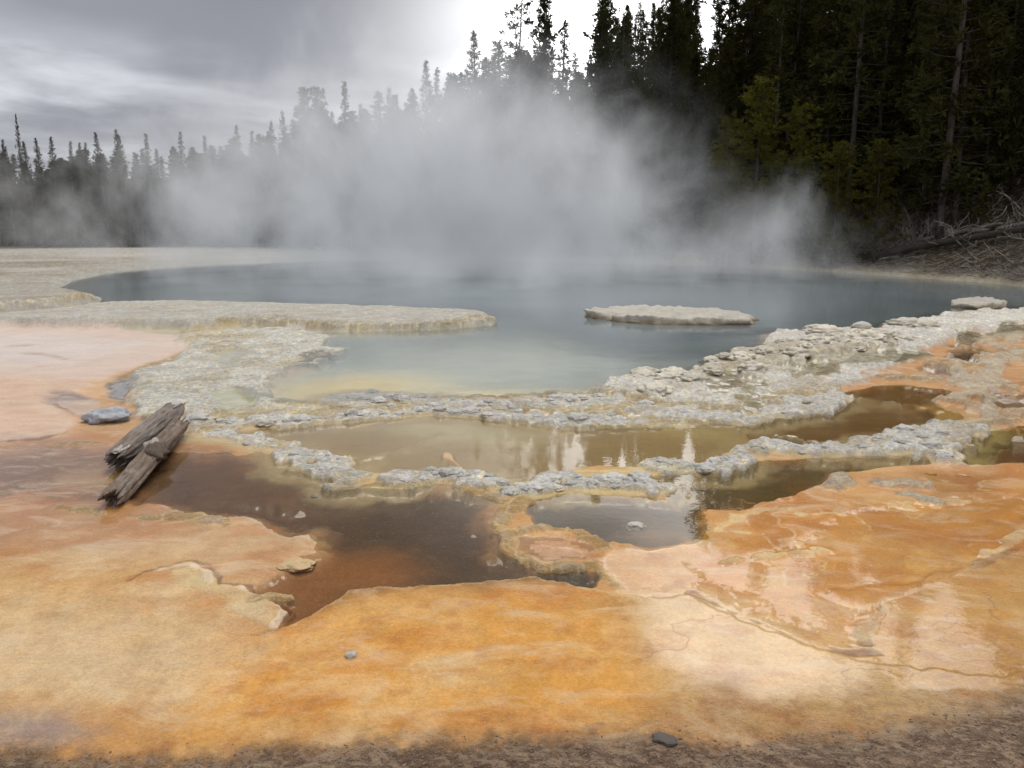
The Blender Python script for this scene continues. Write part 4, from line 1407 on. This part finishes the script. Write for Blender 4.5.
# dark hillside forest on the right: how high it stands against the sky
def top_h(x, y):
    r = math.hypot(x, y)
    az = math.atan2(x, y)
    ur = 512 + 800 * math.tan(az) * 0.945
    vr = np.interp(ur, [560, 600, 650, 700, 760, 840, 856, 885, 915, 950, 985, 1040, 1200], [425, 432, 432, 475, 545, 580, 552, 610, 600, 575, 640, 700, 720])
    yy = -(vr - 384) / F
    tn = (ST - yy * CT) / math.hypot((ur - 512) / F, CT + yy * ST)
    return min(max(tn * r - 2 - ground_z(x, y), 5.0), 30.0)


def tree_mirror(kind, u, v, r, label, sxy=1.0):
    """a tree whose tip is mirrored in the wet mat at this place, r metres away"""
    yy = -(v - 384) / F
    a, b, c = (u - 512) / F, CT + yy * ST, ST - yy * CT
    hh = math.hypot(a, b)
    x, y = a / hh * r, b / hh * r
    return tree(kind, x, y, c / hh * r - 2 - ground_z(x, y), label, sxy=sxy)


tree_mirror('spire', 816, 614, 50, 'tallest fir of the wooded slope above the large yellow green pine', 1.0)
tree_mirror('spire', 894, 694, 45, 'very tall dark fir standing behind the grey leaning trunk', 0.95)
tree_mirror('spire', 884, 620, 47, 'tall dark fir close behind the grey leaning trunk, to its left', 0.85)
tree_mirror('spire', 912, 640, 46, 'tall dark fir close behind the grey leaning trunk, to its right', 0.9)
tree_mirror('spire', 592, 480, 60, 'fir at the left end of the wooded slope beside the big dense pine', 1.1)
tree_mirror('spire', 612, 478, 60, 'slim fir just right of the big dense pine')
tree_mirror('spire', 630, 474, 60, 'second slim fir right of the big dense pine')
tr_special = [(720, 236, 'lodge', 23, 'straight tall pale trunk rising out of the steam on the wooded slope', .8), (741, 228, 'lodge', 22, 'thin pale trunk just right of the straight tall pale trunk', .7), (862, 206, 'lodge', 23, 'grey leaning trunk standing over the right yellow green bush', 1.0),
              (783, 222, 'lodge', 22, 'thick dim trunk above the left yellow green bush', 1.0), (667, 243, 'lodge', 22, 'slim pale trunk in the steam left of the straight tall trunk', .8), (612, 246, 'sparse', 19, 'slim trunk standing in the steam below the big dense pine', .8)]
for u, y, kd, h, lab, sx in tr_special:
    p = hit(u, y)
    e = tree(kd, p.x, p.y, h, lab, sxy=sx, lean=0.03 if u == 862 else 0.0)
for row in range(9):
    u = 600 + row * 7
    while u < 1240:
        d0 = np.interp(u, [600, 700, 800, 900, 1000, 1240], [59, 54, 50, 45, 40, 34])
        y = d0 + row * 3.2 + random.uniform(-1.2, 1.2)
        p = at(u, 240, y)
        if free(p.x, p.y, 1.7):
            kd = random.choice(['dense', 'dense', 'spire', 'spire', 'lodge'])
            h = top_h(p.x, p.y) - random.uniform(0, 8) * random.random()
            zone = 'on the wooded slope above the right wisps of steam' if u < 820 else 'in the darkest forest at the far right'
            lab = {'spire': 'dark fir ', 'dense': 'dark dense pine ', 'lodge': 'bare stemmed pine '}[kd] + zone
            tree(kd, p.x, p.y, h, lab, NAMES[kd] + ' ' + zone, sxy=random.uniform(0.95, 1.3))
        u += random.uniform(34, 60)
# dark growth filling the forest between the trunks
rs = np.random.default_rng(55)
M = 52000
uu = rs.uniform(-330, 1250, M)
yb = np.interp(uu, [-330, 0, 150, 340, 450, 600, 700, 800, 900, 1000, 1250], [119, 119, 118, 104, 88, 74, 70, 66, 62, 57, 50])
yy = yb + rs.uniform(0, 9, M)
xx = (uu - 512) / F * yy
hmax = np.interp(uu, [-330, 300, 600, 800, 1250], [8, 9, 9, 10, 11]) * (0.7 + 0.6 * (fbm(xx / 3.0, yy / 30, 5, 3) + 0.5))
hz = hmax * rs.uniform(0, 1, M) ** 1.3
gz = np.array([ground_z(a, b) for a, b in zip(xx, yy)])
o_ = np.stack((xx, yy, gz + hz), 1)
dirs = rs.normal(0, 1, (M, 3)) + np.array([0, 0, 0.3]); dirs /= np.linalg.norm(dirs, axis=1)[:, None]
side = np.cross(dirs, rs.normal(0, 1, (M, 3))); side /= np.linalg.norm(side, axis=1)[:, None]
ln = rs.uniform(0.5, 1.1, (M, 1)); wd = rs.uniform(0.10, 0.24, (M, 1))
v = np.stack((o_ - side * wd * 0.5, o_ + dirs * ln * 0.5 - side * wd, o_ + dirs * ln, o_ + dirs * ln * 0.5 + side * wd), 1).reshape(-1, 3)
ug = obj('undergrowth', mesh_np('undergrowth', v, np.arange(M * 4), np.full(M, 4), m_needle, False))
tag(ug, 'dark saplings and brush filling the forest between the trunks', 'undergrowth', kind='stuff')
for k in range(20):
    u = 604 + k * 5.2 + random.uniform(-2, 2)
    y = random.uniform(96, 116)
    tree_px(random.choice(('spire', 'spire', 'dense')), u, np.interp(u, [600, 640, 700], [-4, 12, -30]) + random.uniform(-8, 22), y, 'far dark fir right of the bright sky gap, behind the big dense pine', 'far firs right of the sky gap', sxy=0.8)
# yellow green young pines
for (u, vt, y, sx, lab) in ((762, 82, 47, 1.25, 'large yellow green young pine in front of the wooded slope'), (806, 106, 46, 1.1, 'second yellow green pine touching the right of the large one'), (842, 142, 42, 1.3, 'low bright green young pine left of the grey leaning trunk'), (884, 140, 41, 1.3, 'low bright green young pine right of the grey leaning trunk'), (730, 118, 49, 1.0, 'small olive young pine left of the large yellow green one'), (668, 200, 53, 1.4, 'low dark shrub-like pine at the shore seen through the steam'), (710, 205, 50, 1.4, 'lowest dark green pine at the shore between two wisps of steam')):
    p = at(u, vt, y)
    z0 = ground_z(p.x, p.y)
    e = tree('bush', p.x, p.y, max(p.z - z0, 1.5), lab, sxy=1.0)
    s = e.scale[2]
    e.scale = (s * sx, s * sx, s)

# ------------------------------------------------------------------ steam
m_steam, nt, out = new_mat('steam')
g = G(nt)
tc = g.n('ShaderNodeTexCoord')
P = tc.outputs['Object']
warp = g.n('ShaderNodeTexNoise'); warp.inputs['Scale'].default_value = 0.11; warp.inputs['Detail'].default_value = 2
g.put(warp.inputs['Vector'], P)
Pw = g.vmath('ADD', P, g.vmath('MULTIPLY', g.vmath('SUBTRACT', warp.outputs['Color'], (0.5, 0.5, 0.5)), (7.0, 7.0, 6.0)))
nz = g.noise(g.vmath('MULTIPLY', Pw, (1.0, 0.8, 0.75)), 0.34, 5, 0.66)


def stm(u, v, y, ru, rv, ry, k):
    p = at(u, v, y)
    return (tuple(p), (ru * y / F, ry, rv * y / F), k)


blobs = [stm(430, 215, 40, 160, 85, 7, 1.25), stm(470, 165, 41, 120, 90, 6, 0.72), stm(440, 92, 42, 110, 70, 5, 0.52), stm(340, 130, 42, 140, 80, 6, 0.58),
         stm(200, 205, 42, 50, 70, 5, 0.95), stm(280, 190, 44, 70, 70, 6, 0.6), stm(90, 208, 50, 150, 70, 7, 0.60), stm(430, 262, 38, 230, 26, 9, 0.75),
         stm(650, 185, 40, 70, 60, 5, 0.50), stm(690, 235, 38, 90, 35, 5, 0.45), stm(775, 222, 36, 60, 40, 4, 0.70), stm(830, 235, 35, 60, 30, 4, 0.30), stm(580, 225, 40, 70, 60, 6, 0.75), stm(570, 130, 42, 70, 50, 5, 0.40), stm(470, 282, 31, 260, 34, 8, 0.46), stm(760, 268, 34, 150, 24, 6, 0.42)]
tot_ = None
for cpt, rad, k in blobs:
    q = g.vmath('MULTIPLY', g.vmath('SUBTRACT', P, cpt), tuple(1 / r for r in rad))
    d2 = g.vmath('DOT_PRODUCT', q, q)
    e_ = g.math('MULTIPLY', g.math('POWER', 2.718, g.math('MULTIPLY', d2, -1.0)), k)
    tot_ = e_ if tot_ is None else g.math('ADD', tot_, e_)
dn = g.math('ADD', tot_, g.math('MULTIPLY', g.math('SUBTRACT', nz, 0.5), 4.6))
dn = g.math('MAXIMUM', g.math('SUBTRACT', dn, 0.22), 0.0)
mask = g.remap(tot_, 0.04, 0.4, 0, 1, True)
dn = g.math('MULTIPLY', g.math('MULTIPLY', g.math('POWER', dn, 1.5), mask), 0.125)
pv = g.n('ShaderNodeVolumePrincipled')
pv.inputs['Color'].default_value = (0.85, 0.868, 0.893, 1)
pv.inputs['Anisotropy'].default_value = 0.25
g.put(pv.inputs['Density'], dn)
nt.links.new(pv.outputs[0], out.inputs['Volume'])
bx = bmesh.new()
bmesh.ops.create_cube(bx, size=1.0)
lo, hi = Vector((-50, 24, 0.03)), Vector((22, 58, 14))
for v in bx.verts:
    v.co = Vector([lo[i] + (v.co[i] + 0.5) * (hi[i] - lo[i]) for i in range(3)])
me = bpy.data.meshes.new('steam'); bx.to_mesh(me); bx.free(); me.materials.append(m_steam)
steam = obj('steam', me)
tag(steam, 'white steam drifting off the hot pool in front of the forest', 'steam', kind='stuff')

# ------------------------------------------------------------------ light and sky
SUN_EL, SUN_AZ = 56.0, -4.0          # degrees; azimuth from straight ahead, + to the right
w = bpy.data.worlds.new('World'); SC.world = w
w.use_nodes = True
nt = w.node_tree; nt.nodes.clear()
g = G(nt)
wo = g.n('ShaderNodeOutputWorld')
sky = g.n('ShaderNodeTexSky', sky_type='NISHITA', sun_disc=False)
sky.sun_elevation = R(SUN_EL); sky.sun_rotation = R(SUN_AZ)
b1 = g.n('ShaderNodeBackground'); b1.inputs[1].default_value = 0.08
nt.links.new(sky.outputs[0], b1.inputs[0])
d = g.n('ShaderNodeTexCoord').outputs['Generated']
sp_n = g.n('ShaderNodeSeparateXYZ'); g.put(sp_n.inputs[0], d)
zc = g.math('ADD', g.math('MAXIMUM', sp_n.outputs[2], 0.0), 0.10)
cb = g.n('ShaderNodeCombineXYZ')
g.put(cb.inputs[0], g.math('DIVIDE', sp_n.outputs[0], zc)); g.put(cb.inputs[1], g.math('DIVIDE', sp_n.outputs[1], zc))
cv = g.vmath('ADD', cb.outputs[0], (3.1, 0.4, 0.0))
n1 = g.noise(cv, 0.42, 4, 0.5, 0.4)
n2 = g.noise(cv, 1.1, 6, 0.55, 0.3)
mixn = g.math('ADD', g.math('MULTIPLY', n1, 0.65), g.math('MULTIPLY', n2, 0.35))
west = g.remap(sp_n.outputs[0], -0.02, -0.16, 0, 1, True)
top_d = g.math('MULTIPLY', g.remap(g.math('ADD', sp_n.outputs[2], g.math('MULTIPLY', g.math('SUBTRACT', n2, 0.5), 0.08)), 0.185, 0.235, 0, 1, True), west)
low_d = g.math('MULTIPLY', g.remap(g.math('ADD', sp_n.outputs[2], g.math('MULTIPLY', g.math('SUBTRACT', n2, 0.5), 0.10)), 0.15, 0.10, 0, 1, True), west)
mixn = g.math('SUBTRACT', mixn, g.math('ADD', g.math('MULTIPLY', top_d, 0.11), g.math('MULTIPLY', low_d, 0.05)))
fac = g.remap(mixn, 0.36, 0.60, 0, 1, True)
cl = g.mixc(fac, (0.305, 0.31, 0.345, 1), (0.84, 0.86, 0.90, 1))


def lobe(az, el, p):
    gd = (math.sin(R(az)) * math.cos(R(el)), math.cos(R(az)) * math.cos(R(el)), math.sin(R(el)))
    return g.math('POWER', g.math('MAXIMUM', g.vmath('DOT_PRODUCT', g.vmath('NORMALIZE', d), gd), 0.0), p)


l1 = g.math('MULTIPLY', lobe(16, 27, 26), 3.4)
l2 = g.math('MULTIPLY', lobe(4, 14.5, 70), 2.9)
l3 = g.math('ADD', g.math('MULTIPLY', lobe(0, 80, 5), 1.9), g.math('MULTIPLY', lobe(180, 40, 2), 0.45))
gl = g.math('MULTIPLY', g.math('ADD', g.math('ADD', l1, l2), l3), g.remap(mixn, 0.36, 0.6, 0.45, 1.15))
gcol = g.n('ShaderNodeVectorMath', operation='SCALE'); gcol.inputs[0].default_value = (1.0, 0.985, 0.96); g.put(gcol.inputs['Scale'], gl)
bank = g.math('MULTIPLY', g.math('SUBTRACT', 1.0, g.math('MULTIPLY', lobe(-13, 25, 75), 0.85)), g.math('SUBTRACT', 1.0, g.math('MULTIPLY', lobe(-3, 25, 110), 0.8)))
bank = g.math('MULTIPLY', bank, g.math('SUBTRACT', 1.0, g.math('MULTIPLY', lobe(6, 24, 180), 0.75)))
bankc = g.n('ShaderNodeVectorMath', operation='SCALE'); g.put(bankc.inputs[0], g.vmath('ADD', cl, gcol.outputs[0])); g.put(bankc.inputs['Scale'], bank)
tot2 = bankc.outputs[0]
b2 = g.n('ShaderNodeBackground'); nt.links.new(tot2, b2.inputs[0]); b2.inputs[1].default_value = 1.0
mx = g.n('ShaderNodeMixShader'); mx.inputs[0].default_value = 0.92
nt.links.new(b1.outputs[0], mx.inputs[1]); nt.links.new(b2.outputs[0], mx.inputs[2])
nt.links.new(mx.outputs[0], wo.inputs[0])

sl = bpy.data.lights.new('sun', 'SUN'); sl.energy = 1.0; sl.angle = R(26); sl.color = (1.0, 0.95, 0.88)
so = bpy.data.objects.new('sun', sl); COL.objects.link(so)
sd = Vector((math.sin(R(SUN_AZ)) * math.cos(R(SUN_EL)), math.cos(R(SUN_AZ)) * math.cos(R(SUN_EL)), math.sin(R(SUN_EL))))
so.rotation_euler = sd.to_track_quat('Z', 'Y').to_euler()
so.location = sd * 200

# ------------------------------------------------------------------ render settings
SC.view_settings.view_transform = 'Standard'
SC.view_settings.look = 'None'
SC.view_settings.exposure = 0.06
SC.view_settings.gamma = 1.0
SC.render.engine = 'CYCLES'
cy = SC.cycles
cy.use_denoising = True
cy.max_bounces = 6
cy.diffuse_bounces = 3
cy.glossy_bounces = 3
cy.transparent_max_bounces = 12
cy.volume_bounces = 4
cy.volume_step_rate = 0.35
cy.volume_max_steps = 128
cy.use_adaptive_sampling = True
cy.adaptive_threshold = 0.012
